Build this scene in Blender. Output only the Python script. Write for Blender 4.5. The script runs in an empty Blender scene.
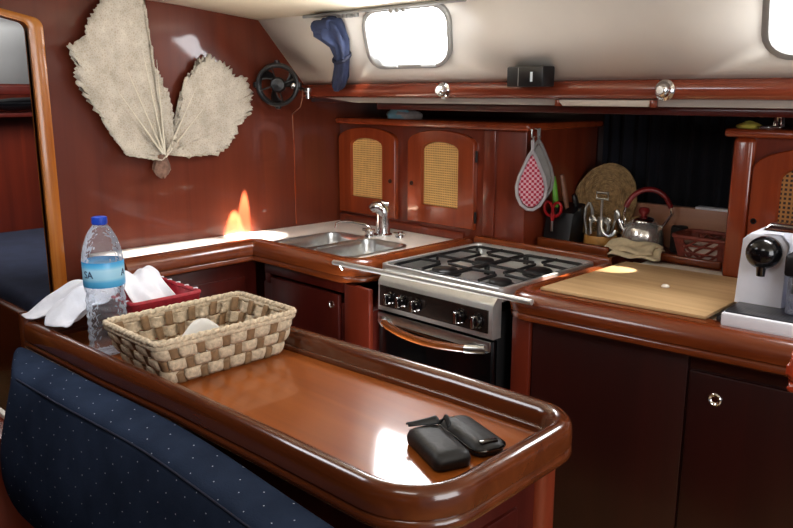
import bpy, bmesh, math, random
from mathutils import Vector, Matrix
random.seed(7)
PI = math.pi
R = math.radians
sc = bpy.context.scene
COL = sc.collection

# ------------------------------------------------------------------ materials
def nmat(name):
    m = bpy.data.materials.new(name); m.use_nodes = True
    nt = m.node_tree
    return m, nt, nt.nodes['Principled BSDF']

def setp(b, **k):
    for n, v in k.items():
        b.inputs[n.replace('_', ' ')].default_value = v

def rgb(h):
    """sRGB hex to linear rgba"""
    v = [int(h[i:i+2], 16) / 255 for i in (0, 2, 4)]
    return tuple([(c / 12.92 if c <= .04045 else ((c + .055) / 1.055) ** 2.4) for c in v] + [1])

def plain(name, col, rough=.5, metal=0, noise=.08, scale=40, bump=0, **k):
    m, nt, b = nmat(name)
    c = rgb(col)
    tc = nt.nodes.new('ShaderNodeTexCoord')
    nz = nt.nodes.new('ShaderNodeTexNoise'); nz.inputs['Scale'].default_value = scale; nz.inputs['Detail'].default_value = 4
    nt.links.new(tc.outputs['Object'], nz.inputs['Vector'])
    rp = nt.nodes.new('ShaderNodeValToRGB')
    rp.color_ramp.elements[0].position = .3; rp.color_ramp.elements[1].position = .7
    rp.color_ramp.elements[0].color = tuple(x * (1 - noise) for x in c[:3]) + (1,)
    rp.color_ramp.elements[1].color = tuple(min(1, x * (1 + noise)) for x in c[:3]) + (1,)
    nt.links.new(nz.outputs['Fac'], rp.inputs['Fac'])
    nt.links.new(rp.outputs['Color'], b.inputs['Base Color'])
    setp(b, Roughness=rough, Metallic=metal, **k)
    if bump:
        bp = nt.nodes.new('ShaderNodeBump'); bp.inputs['Strength'].default_value = bump; bp.inputs['Distance'].default_value = .004
        nt.links.new(nz.outputs['Fac'], bp.inputs['Height']); nt.links.new(bp.outputs['Normal'], b.inputs['Normal'])
    return m

def wood(name, dark, light, axis='z', scale=1.0, rough=.25, coat=.3, contrast=.2, spec=.5):
    m, nt, b = nmat(name)
    tc = nt.nodes.new('ShaderNodeTexCoord')
    mp = nt.nodes.new('ShaderNodeMapping')
    s = {'x': (1.2, 28, 28), 'y': (28, 1.2, 28), 'z': (28, 28, 1.2)}[axis]
    mp.inputs['Scale'].default_value = [v * scale for v in s]
    nt.links.new(tc.outputs['Object'], mp.inputs['Vector'])
    n1 = nt.nodes.new('ShaderNodeTexNoise'); n1.inputs['Scale'].default_value = 1.0; n1.inputs['Detail'].default_value = 6; n1.inputs['Roughness'].default_value = .6
    n1.inputs['Distortion'].default_value = .6
    nt.links.new(mp.outputs['Vector'], n1.inputs['Vector'])
    n2 = nt.nodes.new('ShaderNodeTexNoise'); n2.inputs['Scale'].default_value = 3; n2.inputs['Detail'].default_value = 2
    nt.links.new(tc.outputs['Object'], n2.inputs['Vector'])
    ad = nt.nodes.new('ShaderNodeMath'); ad.operation = 'MULTIPLY_ADD'; ad.inputs[1].default_value = .75
    m2 = nt.nodes.new('ShaderNodeMath'); m2.operation = 'MULTIPLY'; m2.inputs[1].default_value = .25
    nt.links.new(n2.outputs['Fac'], m2.inputs[0]); nt.links.new(n1.outputs['Fac'], ad.inputs[0]); nt.links.new(m2.outputs[0], ad.inputs[2])
    rp = nt.nodes.new('ShaderNodeValToRGB')
    rp.color_ramp.elements[0].position = .5 - contrast; rp.color_ramp.elements[1].position = .5 + contrast
    rp.color_ramp.elements[0].color = rgb(dark); rp.color_ramp.elements[1].color = rgb(light)
    nt.links.new(ad.outputs[0], rp.inputs['Fac']); nt.links.new(rp.outputs['Color'], b.inputs['Base Color'])
    setp(b, Roughness=rough); b.inputs['Coat Weight'].default_value = coat; b.inputs['Coat Roughness'].default_value = .06
    b.inputs['Specular IOR Level'].default_value = spec
    return m

M = {}
M['bulk'] = wood('bulkhead_mahogany', '4e1d12', '6c301d', 'z', .55, .35, .4, .28, .22)
M['bulk_dark'] = wood('far_wall_mahogany', '4a170d', '6b2413', 'z', .6, .3, .15)  # dark wood of the far wall beyond the doorway
M['frame'] = wood('frame_teak', '9a531a', 'bf7a32', 'z', 1, .25, .3)
M['table'] = wood('table_mahogany', '743812', '9f551e', 'x', .6, .3, .5, .25, .2)
M['rail_x'] = wood('rail_x', '411b0b', '633015', 'x', .7, .18, .4)
M['rail_y'] = wood('rail_y', '54220d', '783c1a', 'y', .7, .16, .5)
M['trim'] = wood('worktop_trim', '5c250f', '7c3b19', 'x', .7, .22, .3)
M['shelf'] = wood('shelf_rail', '66281a', '88402a', 'x', .7, .2, .5)
M['cab'] = wood('cabinet_red', '722912', '94401d', 'z', .8, .25, .4)
M['cab_face'] = wood('cabinet_face', '5a1f10', '79311b', 'z', .8, .28, .3)
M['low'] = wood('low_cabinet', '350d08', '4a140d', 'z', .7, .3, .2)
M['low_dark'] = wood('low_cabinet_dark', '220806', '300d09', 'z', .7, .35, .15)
M['post'] = wood('post', '521a0e', '6a2513', 'z', .7, .3, .3)
M['railend'] = wood('rail_end', '8a2c14', 'a83a1e', 'x', .7, .18, .5)
M['floor'] = wood('sole', '8a6a45', 'b39366', 'x', .6, .35, .2)
M['board'] = wood('butcher_board', '9a764c', 'd2b083', 'x', .5, .45, 0, .18)
M['ledge'] = wood('ledge_wood', '9a6850', 'bd8a6c', 'x', .7, .4, .1)
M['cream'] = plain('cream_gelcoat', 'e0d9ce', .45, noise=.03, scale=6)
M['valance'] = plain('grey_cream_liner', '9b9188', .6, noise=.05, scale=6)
M['stripcover'] = plain('strip_cover', 'bdb2a6', .5, noise=.03)
M['ceil'] = plain('headliner', 'ecdfc6', .6, noise=.03, scale=8)
M['white'] = plain('white_laminate', 'e4ddd2', .3, noise=.03)
M['innerwhite'] = plain('cabin_liner', 'e0dfdc', .6, noise=.04, scale=5)
M['steel'] = plain('brushed_steel', 'c9cac8', .28, 1, .05, 60)
M['satin'] = plain('satin_steel', 'dadbd8', .38, .85, .04, 60)
M['chrome'] = plain('chrome', 'dedede', .1, 1, .02)
M['alu'] = plain('aluminium_frame', '9c9c99', .5, .4, .04)
M['black'] = plain('black_plastic', '101012', .35, 0, .1)
M['kettle'] = plain('kettle_steel', 'e6e4e0', .2, .75, .03)
M['headblack'] = plain('head_black', '0a0a0c', .12, 0, .05)
M['gloss'] = plain('gloss_black', '08080a', .06, 0, .05, Coat_Weight=.6)
M['iron'] = plain('black_enamel', '0d0d0e', .4, 0, .1)
M['ovenglass'] = plain('oven_glass', '060607', .12, 0, .05)
M['panel'] = plain('smoked_panel', '3a302c', .2, .7, .1)
M['leather'] = plain('black_leather', '08090b', .5, 0, .15, 90, .15)
M['navy'] = plain('navy_cloth', '1a1f33', .95, 0, .2, 25)
M['navycurt'] = plain('navy_curtain', '2b3553', .85, 0, .25, 30)
M['berthnavy'] = plain('berth_navy', '232a40', .95, 0, .2, 12)
M['darknavy'] = plain('dark_navy', '0b0d18', .95, 0, .3, 12)
M['whitecloth'] = plain('white_cotton', 'dcdde4', .9, 0, .05, 45, .35)
M['beige'] = plain('beige_towel', 'd2c2a2', .95, 0, .1, 60, .3)
M['grey'] = plain('grey_white_plastic', 'e6e8f2', .4, 0, .02)
M['red'] = plain('red_plastic', 'a3161c', .35, 0, .1)
M['kred'] = plain('dark_red_handle', '7e1a1c', .3, 0, .1)
M['green'] = plain('green_plastic', '6cae3c', .4, 0, .1)
M['knifewood'] = plain('knife_wood', '7a4e38', .5, 0, .2)
M['straw'] = plain('straw_weave', 'a3845a', .9, 0, .35, 70, .6)
M['basketred'] = plain('brown_red_wicker', '7d3629', .6, 0, .2, 60, .3)
M['liner'] = plain('basket_liner', 'd0bcb0', .8)
M['bamboo'] = plain('bamboo', 'b4813f', .5, 0, .15)
M['paper'] = plain('tissue', 'd8d6d0', .95, 0, .03)
M['blueplastic'] = plain('blue_cap', '1f45b5', .4, 0, .05)
M['yellow'] = plain('yellow_sponge', 'a89a3c', .9, 0, .2, 60)
M['teal'] = plain('teal_pack', '7fa9b6', .7, 0, .2, 20)
M['palecloth'] = plain('pale_cloth', 'b4aaa4', .9, 0, .2, 40)
M['berry'] = plain('red_crate_weave', '9c1d2a', .55, 0, .25, 70, .3)
M['cord'] = plain('cord', '7a4a34', .6)
M['gap'] = plain('dark_recess', '0c0504', .9)
M['stake'] = plain('brown_stake', '86694a', .8, 0, .25, 60, .2)
M['twine'] = plain('paper_twine', 'c6b499', .95, 0, .28, 110, .8)
M['copper'] = wood('handle_wood', '6a3413', '8d4c1f', 'x', .8, .25, .4)

def glow(name, col, strength):
    m, nt, b = nmat(name)
    b.inputs['Base Color'].default_value = rgb(col)
    nz = nt.nodes.new('ShaderNodeTexNoise'); nz.inputs['Scale'].default_value = 3
    rp = nt.nodes.new('ShaderNodeValToRGB'); rp.color_ramp.elements[0].color = (.93, .95, 1, 1); rp.color_ramp.elements[1].color = (1, 1, 1, 1)
    nt.links.new(nz.outputs['Fac'], rp.inputs['Fac']); nt.links.new(rp.outputs['Color'], b.inputs['Emission Color'])
    b.inputs['Emission Strength'].default_value = strength
    b.inputs['Roughness'].default_value = .2
    return m
M['pane'] = glow('bright_pane', 'ffffff', 28)
M['lampglow'] = plain('lamp_lens', 'f2efe8', .15, 0, .02)

def clear(name, col, rough=.03, ior=1.33, alpha=None):
    m, nt, b = nmat(name)
    b.inputs['Base Color'].default_value = rgb(col); setp(b, Roughness=rough, IOR=ior); b.inputs['Transmission Weight'].default_value = 1
    return m
def thin_clear(name, tint, haze, gloss):
    """thin clear plastic: see-through film with reflections and a little haze"""
    m = bpy.data.materials.new(name); m.use_nodes = True; nt = m.node_tree
    out_ = nt.nodes['Material Output']; b = nt.nodes['Principled BSDF']
    b.inputs['Base Color'].default_value = rgb('e8eef6'); setp(b, Roughness=.08)
    tr = nt.nodes.new('ShaderNodeBsdfTransparent'); tr.inputs['Color'].default_value = rgb(tint)
    lw = nt.nodes.new('ShaderNodeLayerWeight'); lw.inputs['Blend'].default_value = gloss
    nz = nt.nodes.new('ShaderNodeTexNoise'); nz.inputs['Scale'].default_value = 45
    tc = nt.nodes.new('ShaderNodeTexCoord'); nt.links.new(tc.outputs['Object'], nz.inputs['Vector'])
    bp = nt.nodes.new('ShaderNodeBump'); bp.inputs['Strength'].default_value = 1.0; bp.inputs['Distance'].default_value = .012
    nt.links.new(nz.outputs['Fac'], bp.inputs['Height']); nt.links.new(bp.outputs['Normal'], b.inputs['Normal']); nt.links.new(bp.outputs['Normal'], lw.inputs['Normal'])
    ma = nt.nodes.new('ShaderNodeMath'); ma.operation = 'MULTIPLY_ADD'; ma.inputs[1].default_value = .75; ma.inputs[2].default_value = haze; ma.use_clamp = True
    nt.links.new(lw.outputs['Fresnel'], ma.inputs[0])
    mx = nt.nodes.new('ShaderNodeMixShader'); nt.links.new(ma.outputs[0], mx.inputs['Fac'])
    nt.links.new(tr.outputs[0], mx.inputs[1]); nt.links.new(b.outputs[0], mx.inputs[2]); nt.links.new(mx.outputs[0], out_.inputs['Surface'])
    return m
M['pet'] = thin_clear('clear_pet', 'fafcff', .07, .25)
M['tank'] = thin_clear('smoky_tank', 'c4c2d2', .12, .3)

# navy upholstery with little white dots
def upholstery():
    m, nt, b = nmat('dotted_navy_upholstery')
    tc = nt.nodes.new('ShaderNodeTexCoord')
    sx = nt.nodes.new('ShaderNodeSeparateXYZ'); nt.links.new(tc.outputs['Object'], sx.inputs[0])
    sub = nt.nodes.new('ShaderNodeMath'); sub.operation = 'ADD'
    nt.links.new(sx.outputs['Y'], sub.inputs[0]); nt.links.new(sx.outputs['Z'], sub.inputs[1])
    cb = nt.nodes.new('ShaderNodeCombineXYZ'); nt.links.new(sx.outputs['X'], cb.inputs[0]); nt.links.new(sub.outputs[0], cb.inputs[1])
    mp = nt.nodes.new('ShaderNodeMapping'); mp.inputs['Rotation'].default_value = (0, 0, R(38)); mp.inputs['Scale'].default_value = (22, 22, 22)
    nt.links.new(cb.outputs[0], mp.inputs['Vector'])
    vo = nt.nodes.new('ShaderNodeTexVoronoi'); vo.voronoi_dimensions = '2D'; vo.inputs['Scale'].default_value = 1; vo.inputs['Randomness'].default_value = .25
    nt.links.new(mp.outputs['Vector'], vo.inputs['Vector'])
    lt = nt.nodes.new('ShaderNodeMath'); lt.operation = 'LESS_THAN'; lt.inputs[1].default_value = .030
    nt.links.new(vo.outputs['Distance'], lt.inputs[0])
    nz = nt.nodes.new('ShaderNodeTexNoise'); nz.inputs['Scale'].default_value = 9; nz.inputs['Detail'].default_value = 5
    nt.links.new(tc.outputs['Object'], nz.inputs['Vector'])
    rp = nt.nodes.new('ShaderNodeValToRGB'); rp.color_ramp.elements[0].position = .3; rp.color_ramp.elements[1].position = .75
    rp.color_ramp.elements[0].color = rgb('222a3b'); rp.color_ramp.elements[1].color = rgb('303b50')
    nt.links.new(nz.outputs['Fac'], rp.inputs['Fac'])
    mx = nt.nodes.new('ShaderNodeMix'); mx.data_type = 'RGBA'; mx.inputs['B'].default_value = rgb('b9bfca')
    nt.links.new(lt.outputs[0], mx.inputs['Factor']); nt.links.new(rp.outputs['Color'], mx.inputs['A'])
    nt.links.new(mx.outputs['Result'], b.inputs['Base Color'])
    n2 = nt.nodes.new('ShaderNodeTexNoise'); n2.inputs['Scale'].default_value = 260
    nt.links.new(tc.outputs['Object'], n2.inputs['Vector'])
    bp = nt.nodes.new('ShaderNodeBump'); bp.inputs['Strength'].default_value = .25; bp.inputs['Distance'].default_value = .002
    nt.links.new(n2.outputs['Fac'], bp.inputs['Height']); nt.links.new(bp.outputs['Normal'], b.inputs['Normal'])
    setp(b, Roughness=1); b.inputs['Specular IOR Level'].default_value = .03
    return m
M['uphol'] = upholstery()

def grid_mat(name, base, hole, freq, ax=('X', 'Z'), width=.62, rough=.7, checker=False):
    """woven grid: light strands with small dark holes (or two-colour checks)"""
    m, nt, b = nmat(name)
    tc = nt.nodes.new('ShaderNodeTexCoord'); sx = nt.nodes.new('ShaderNodeSeparateXYZ')
    nt.links.new(tc.outputs['Object'], sx.inputs[0])
    outs = []
    for a in ax:
        mu = nt.nodes.new('ShaderNodeMath'); mu.operation = 'MULTIPLY'; mu.inputs[1].default_value = freq
        fr = nt.nodes.new('ShaderNodeMath'); fr.operation = 'FRACT'
        gt = nt.nodes.new('ShaderNodeMath'); gt.operation = 'GREATER_THAN'; gt.inputs[1].default_value = width
        nt.links.new(sx.outputs[a], mu.inputs[0]); nt.links.new(mu.outputs[0], fr.inputs[0]); nt.links.new(fr.outputs[0], gt.inputs[0])
        outs.append(gt)
    mul = nt.nodes.new('ShaderNodeMath'); mul.operation = 'MULTIPLY' if not checker else 'ABSOLUTE'
    if checker:
        mul.operation = 'SUBTRACT'
        ab = nt.nodes.new('ShaderNodeMath'); ab.operation = 'ABSOLUTE'
        nt.links.new(outs[0].outputs[0], mul.inputs[0]); nt.links.new(outs[1].outputs[0], mul.inputs[1]); nt.links.new(mul.outputs[0], ab.inputs[0]); fac = ab
    else:
        nt.links.new(outs[0].outputs[0], mul.inputs[0]); nt.links.new(outs[1].outputs[0], mul.inputs[1]); fac = mul
    nz = nt.nodes.new('ShaderNodeTexNoise'); nz.inputs['Scale'].default_value = 30; nt.links.new(tc.outputs['Object'], nz.inputs['Vector'])
    rp = nt.nodes.new('ShaderNodeValToRGB'); c = rgb(base)
    rp.color_ramp.elements[0].color = tuple(x * .75 for x in c[:3]) + (1,); rp.color_ramp.elements[1].color = tuple(min(1, x * 1.2) for x in c[:3]) + (1,)
    nt.links.new(nz.outputs['Fac'], rp.inputs['Fac'])
    mx = nt.nodes.new('ShaderNodeMix'); mx.data_type = 'RGBA'; mx.inputs['B'].default_value = rgb(hole)
    nt.links.new(fac.outputs[0], mx.inputs['Factor']); nt.links.new(rp.outputs['Color'], mx.inputs['A']); nt.links.new(mx.outputs['Result'], b.inputs['Base Color'])
    setp(b, Roughness=rough)
    return m
M['cane'] = grid_mat('woven_cane', 'e0b46e', '7a5228', 105, width=.5)
M['caneopen'] = grid_mat('open_cane', '9c6a36', '2a0f08', 75, width=.45)
M['gingham'] = grid_mat('red_white_check', 'd9a9b4', 'a51d3c', 52, ('X', 'Z'), .5, .9, True)
M['driptop'] = grid_mat('drip_grid', '3b3c40', '0c0c0e', 130, ('X', 'Y'), .5, .3)

def label_mat():
    m, nt, b = nmat('bottle_label')
    tc = nt.nodes.new('ShaderNodeTexCoord'); sx = nt.nodes.new('ShaderNodeSeparateXYZ'); nt.links.new(tc.outputs['Object'], sx.inputs[0])
    mr = nt.nodes.new('ShaderNodeMapRange'); mr.inputs['From Min'].default_value = .172; mr.inputs['From Max'].default_value = .233
    nt.links.new(sx.outputs['Z'], mr.inputs['Value'])
    rp = nt.nodes.new('ShaderNodeValToRGB'); cr = rp.color_ramp
    cr.elements[0].position = 0; cr.elements[0].color = rgb('3d9fd8'); cr.elements[1].position = 1; cr.elements[1].color = rgb('2c8fc9')
    for p, c in ((.22, '59b4e2'), (.35, '9fd4ee'), (.7, 'a8d7ee'), (.82, '62b8e2')):
        e = cr.elements.new(p); e.color = rgb(c)
    nt.links.new(mr.outputs[0], rp.inputs['Fac']); nt.links.new(rp.outputs['Color'], b.inputs['Base Color']); setp(b, Roughness=.35)
    return m
M['label'] = label_mat()
M['labelink'] = plain('label_ink', '1d3157', .5)
M['labelwhite'] = plain('label_white', 'e8f2fa', .5)

def coral_mat():
    m, nt, b = nmat('dried_sea_fan')
    tc = nt.nodes.new('ShaderNodeTexCoord')
    vo = nt.nodes.new('ShaderNodeTexVoronoi'); vo.feature = 'DISTANCE_TO_EDGE'; vo.inputs['Scale'].default_value = 120
    nz = nt.nodes.new('ShaderNodeTexNoise'); nz.inputs['Scale'].default_value = 14; nz.inputs['Detail'].default_value = 8; nz.inputs['Roughness'].default_value = .7
    nt.links.new(tc.outputs['Object'], vo.inputs['Vector']); nt.links.new(tc.outputs['Object'], nz.inputs['Vector'])
    rp = nt.nodes.new('ShaderNodeValToRGB'); rp.color_ramp.elements[0].position = .3; rp.color_ramp.elements[1].position = .7
    rp.color_ramp.elements[0].color = rgb('aca394'); rp.color_ramp.elements[1].color = rgb('d6cec0')
    nt.links.new(nz.outputs['Fac'], rp.inputs['Fac'])
    r2 = nt.nodes.new('ShaderNodeValToRGB'); r2.color_ramp.elements[0].position = 0; r2.color_ramp.elements[1].position = .35
    r2.color_ramp.elements[0].color = (1, 1, 1, 1); r2.color_ramp.elements[1].color = (.8, .76, .7, 1)
    nt.links.new(vo.outputs['Distance'], r2.inputs['Fac'])
    mx = nt.nodes.new('ShaderNodeMix'); mx.data_type = 'RGBA'; mx.blend_type = 'MULTIPLY'; mx.inputs['Factor'].default_value = 1
    nt.links.new(rp.outputs['Color'], mx.inputs['A']); nt.links.new(r2.outputs['Color'], mx.inputs['B']); nt.links.new(mx.outputs['Result'], b.inputs['Base Color'])
    bp = nt.nodes.new('ShaderNodeBump'); bp.inputs['Strength'].default_value = .6; bp.inputs['Distance'].default_value = .004
    nt.links.new(nz.outputs['Fac'], bp.inputs['Height']); nt.links.new(bp.outputs['Normal'], b.inputs['Normal'])
    setp(b, Roughness=.95); b.inputs['Specular IOR Level'].default_value = .1
    return m
M['coral'] = coral_mat()

# ------------------------------------------------------------------ mesh helpers
def B(): return bmesh.new()

def box(bm, x0, y0, z0, x1, y1, z1, bev=.003, seg=2, mtx=None):
    vs = [bm.verts.new((x, y, z)) for x in (x0, x1) for y in (y0, y1) for z in (z0, z1)]
    f = [(0, 1, 3, 2), (4, 6, 7, 5), (0, 4, 5, 1), (2, 3, 7, 6), (0, 2, 6, 4), (1, 5, 7, 3)]
    fs = [bm.faces.new([vs[i] for i in q]) for q in f]
    if bev:
        bev = min(bev, .45 * min(abs(x1 - x0), abs(y1 - y0), abs(z1 - z0)))
        es = list({e for fc in fs for e in fc.edges})
        r = bmesh.ops.bevel(bm, geom=es, offset=bev, segments=seg, profile=.5, affect='EDGES')
        vs = list({v for fc in r['faces'] for v in fc.verts} | {v for v in vs if v.is_valid})
    if mtx is not None:
        bmesh.ops.transform(bm, matrix=mtx, verts=[v for v in vs if v.is_valid])
    return vs

def grid(bm, rows, closed_u=False, closed_v=False, cap0=False, cap1=False):
    """rows: list of lists of points -> quad surface; returns vert rows"""
    vr = [[bm.verts.new(p) for p in r] for r in rows]
    n, k = len(vr), len(vr[0])
    for i in range(n if closed_v else n - 1):
        for j in range(k if closed_u else k - 1):
            a, b, c, d = vr[i][j], vr[i][(j + 1) % k], vr[(i + 1) % n][(j + 1) % k], vr[(i + 1) % n][j]
            if len({a, b, c, d}) == 4:
                bm.faces.new((a, b, c, d))
    if cap0: bm.faces.new(list(reversed(vr[0])))
    if cap1: bm.faces.new(vr[-1])
    return vr

def lathe(bm, prof, c=(0, 0, 0), seg=32, mtx=None, ang=2 * PI):
    """prof: (r, z) from bottom to top"""
    rows = []
    for r, z in prof:
        r = max(r, 1e-5)
        rows.append([Vector((r * math.cos(2 * PI * i / seg), r * math.sin(2 * PI * i / seg), z)) for i in range(seg)])
    T = Matrix.Translation(c) @ (mtx or Matrix.Identity(4))
    rows = [[T @ p for p in r] for r in rows]
    grid(bm, rows, closed_u=True)

def tube(bm, pts, r, seg=10, closed=False, caps=True, flat=None):
    pts = [Vector(p) for p in pts]; n = len(pts)
    rad = r if isinstance(r, (list, tuple)) else [r] * n
    rows = []; up = None
    for i, p in enumerate(pts):
        if closed: t = pts[(i + 1) % n] - pts[i - 1]
        else: t = pts[min(i + 1, n - 1)] - pts[max(i - 1, 0)]
        t.normalize()
        if up is None:
            up = Vector((0, 0, 1)) if abs(t.z) < .9 else Vector((1, 0, 0))
        up = (up - t * up.dot(t)).normalized()
        s = t.cross(up)
        fl = flat or 1
        rows.append([p + (s * math.cos(2 * PI * j / seg) + up * math.sin(2 * PI * j / seg) * fl) * rad[i] for j in range(seg)])
    grid(bm, rows, closed_u=True, closed_v=closed, cap0=caps and not closed, cap1=caps and not closed)

def prism(bm, poly, axis, lo, hi, bev=0):
    """extrude a 2D polygon. axis 'x': poly=(y,z); 'y': poly=(x,z); 'z': poly=(x,y)"""
    def P(a, b, h): return {'x': (h, a, b), 'y': (a, h, b), 'z': (a, b, h)}[axis]
    a = [bm.verts.new(P(u, v, lo)) for u, v in poly]; b = [bm.verts.new(P(u, v, hi)) for u, v in poly]
    n = len(poly); fs = [bm.faces.new(list(reversed(a))), bm.faces.new(b)]
    for i in range(n): fs.append(bm.faces.new((a[i], a[(i + 1) % n], b[(i + 1) % n], b[i])))
    if bev:
        es = [e for e in fs[0].edges] + [e for e in fs[1].edges]
        bmesh.ops.bevel(bm, geom=es, offset=bev, segments=2, profile=.5, affect='EDGES')

def ring(bm, outer, inner, axis, lo, hi):
    def P(a, b, h): return {'x': (h, a, b), 'y': (a, h, b), 'z': (a, b, h)}[axis]
    rows = [[P(u, v, h) for u, v in pl] for pl, h in ((outer, lo), (outer, hi), (inner, hi), (inner, lo))]
    grid(bm, rows, closed_u=True, closed_v=True)

def rrect(x0, y0, x1, y1, r, n=6):
    p = []
    for cx, cy, a in ((x1 - r, y0 + r, -90), (x1 - r, y1 - r, 0), (x0 + r, y1 - r, 90), (x0 + r, y0 + r, 180)):
        for i in range(n + 1):
            t = R(a + 90 * i / n); p.append((cx + r * math.cos(t), cy + r * math.sin(t)))
    return p

def rpath(pts, rad, closed=False, n=7):
    """round the corners of a 2D polyline; rad list per point"""
    out = []; k = len(pts)
    for i, p in enumerate(pts):
        r = rad[i] if isinstance(rad, (list, tuple)) else rad
        if (not closed and i in (0, k - 1)) or r <= 0:
            out.append(Vector(p)); continue
        P = Vector(p); A = Vector(pts[i - 1]); C = Vector(pts[(i + 1) % k])
        d1 = (A - P).normalized(); d2 = (C - P).normalized()
        ang = d1.angle(d2); t = r / math.tan(ang / 2)
        a, c = P + d1 * t, P + d2 * t
        cen = P + (d1 + d2).normalized() * (r / math.sin(ang / 2))
        v1, v2 = a - cen, c - cen
        tot = v1.angle(v2); sgn = 1 if (v1.x * v2.y - v1.y * v2.x) > 0 else -1
        for j in range(n + 1):
            q = sgn * tot * j / n
            out.append(cen + Vector((v1.x * math.cos(q) - v1.y * math.sin(q), v1.x * math.sin(q) + v1.y * math.cos(q))))
    return out

def sweep(bm, path, prof, closed=False):
    """profile (n, z) swept along a 2D path, n outward = right of the path"""
    path = [Vector(p) for p in path]; k = len(path); rows = []
    for i, p in enumerate(path):
        if closed: a, b = path[i - 1], path[(i + 1) % k]
        else: a, b = path[max(i - 1, 0)], path[min(i + 1, k - 1)]
        t1 = (p - a).normalized() if (p - a).length > 1e-9 else None
        t2 = (b - p).normalized() if (b - p).length > 1e-9 else None
        t1 = t1 or t2; t2 = t2 or t1
        n1 = Vector((t1.y, -t1.x)); n2 = Vector((t2.y, -t2.x))
        nn = (n1 + n2).normalized(); nn /= max(.35, nn.dot(n1))
        rows.append([(p.x + nn.x * u, p.y + nn.y * u, z) for u, z in prof])
    grid(bm, rows, closed_u=True, closed_v=closed, cap0=not closed, cap1=not closed)

OFF = {}
def thing(name, label, cat, loc=(0, 0, 0), rotz=0, group=None, rot=None):
    o = bpy.data.objects.new(name, None); COL.objects.link(o)
    o.empty_display_size = .05; o.location = loc; o.rotation_euler = rot or (0, 0, rotz)
    o['label'] = label; o['category'] = cat
    if group: o['group'] = group
    OFF[o.name] = Vector(loc) if not rotz and not rot else None
    return o

def obj(name, bm, mat, parent=None, local=False, smooth=40, label=None, sub=0, solid=0):
    bmesh.ops.remove_doubles(bm, verts=bm.verts, dist=1e-6)
    bmesh.ops.recalc_face_normals(bm, faces=bm.faces)
    me = bpy.data.meshes.new(name)
    off = OFF.get(parent.name) if parent else None
    if parent and not local:
        assert off is not None, name
        bmesh.ops.translate(bm, vec=-off, verts=bm.verts)
    bm.to_mesh(me); bm.free()
    for p in me.polygons: p.use_smooth = True
    if smooth < 180: me.set_sharp_from_angle(angle=R(smooth))
    me.materials.append(M[mat] if isinstance(mat, str) else mat)
    o = bpy.data.objects.new(name, me); COL.objects.link(o)
    if parent: o.parent = parent
    OFF[o.name] = off if parent else Vector((0, 0, 0))
    if label: o['label'] = label
    if solid:
        md = o.modifiers.new('Solid', 'SOLIDIFY'); md.thickness = solid; md.offset = 0
    if sub:
        md = o.modifiers.new('Sub', 'SUBSURF'); md.levels = sub; md.render_levels = sub
    return o

def tag(o, label, cat, group=None):
    o['label'] = label; o['category'] = cat
    if group: o['group'] = group
    return o

def struct(name, bm, mat, **k):
    o = obj(name, bm, mat, **k); o['kind'] = 'structure'; return o

def text_obj(name, s, size, mat, mtx, parent, ext=.0004):
    cu = bpy.data.curves.new(name, 'FONT'); cu.body = s; cu.size = size; cu.extrude = ext; cu.align_x = 'CENTER'; cu.align_y = 'CENTER'
    t = bpy.data.objects.new(name + '_tmp', cu); COL.objects.link(t)
    dg = bpy.context.evaluated_depsgraph_get()
    me = bpy.data.meshes.new_from_object(t.evaluated_get(dg))
    bpy.data.objects.remove(t); bpy.data.curves.remove(cu)
    bm = B(); bm.from_mesh(me); bpy.data.meshes.remove(me)
    bmesh.ops.transform(bm, matrix=mtx, verts=bm.verts)
    return bm

def arch(x0, x1, z0, zs, zt, n=14):
    p = [(x0, z0), (x1, z0)]
    cx, hw = (x0 + x1) / 2, (x1 - x0) / 2
    for i in range(n + 1):
        t = PI * i / n
        p.append((cx + hw * math.cos(t), zs + (zt - zs) * math.sin(t) ** .9 if 0 < i < n else zs))
    return p

# ================================================================== SETTING
BX = -2.74
# floor
bm = B(); box(bm, -5.2, -1.2, -.05, 1.6, 3.0, 0, 0); struct('floor', bm, 'floor')
bm = B(); box(bm, -5.2, -1.25, 0, 1.6, -1.2, 1.88, 0); struct('wall_light_block', bm, 'low')  # unseen wall, added to keep world light off the cushion front
# bulkhead with the doorway
notch = rpath([(.30, 0), (.30, 1.70), (.95, 1.752), (1.052, 1.728), (1.052, 0)], [0, .05, 0, .03, 0])
poly = [(-1.2, 0)] + [tuple(p) for p in notch] + [(2.9, 0), (2.9, 1.5), (2.2, 1.52), (2.184, 1.538), (1.957, 1.80), (1.6, 1.836), (1.0, 1.875), (0, 1.90), (-1.2, 1.88)]
bm = B(); prism(bm, poly, 'x', BX - .022, BX)
def skew(bm):
    for v in bm.verts: v.co.x += SK * (v.co.y - 1.7)
SK = .062
skew(bm); struct('wall_left', bm, 'bulk')
# doorway frame
inn = rpath([(.30, 0), (.30, 1.70), (.95, 1.752), (1.052, 1.728), (1.052, 0)], [0, .05, 0, .03, 0])
out = rpath([(.252, 0), (.252, 1.74), (.95, 1.775), (1.099, 1.742), (1.099, 0)], [0, .05, 0, .035, 0])
bm = B()
rows = []
for h, pl in ((BX - .03, out), (BX + .012, out), (BX + .016, [o_ * .8 + i_ * .2 for o_, i_ in zip(out, inn)]), (BX + .016, [o_ * .2 + i_ * .8 for o_, i_ in zip(out, inn)]), (BX + .012, inn), (BX - .03, inn)):
    rows.append([(h, p.x, p.y) for p in pl])
grid(bm, rows, closed_v=True); skew(bm); struct('trim_1', bm, 'frame')
# veneer joint strip
bm = B(); box(bm, BX, 2.108, .93, BX + .003, 2.113, 1.42, .001); skew(bm); struct('trim_2', bm, 'cab')
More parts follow.
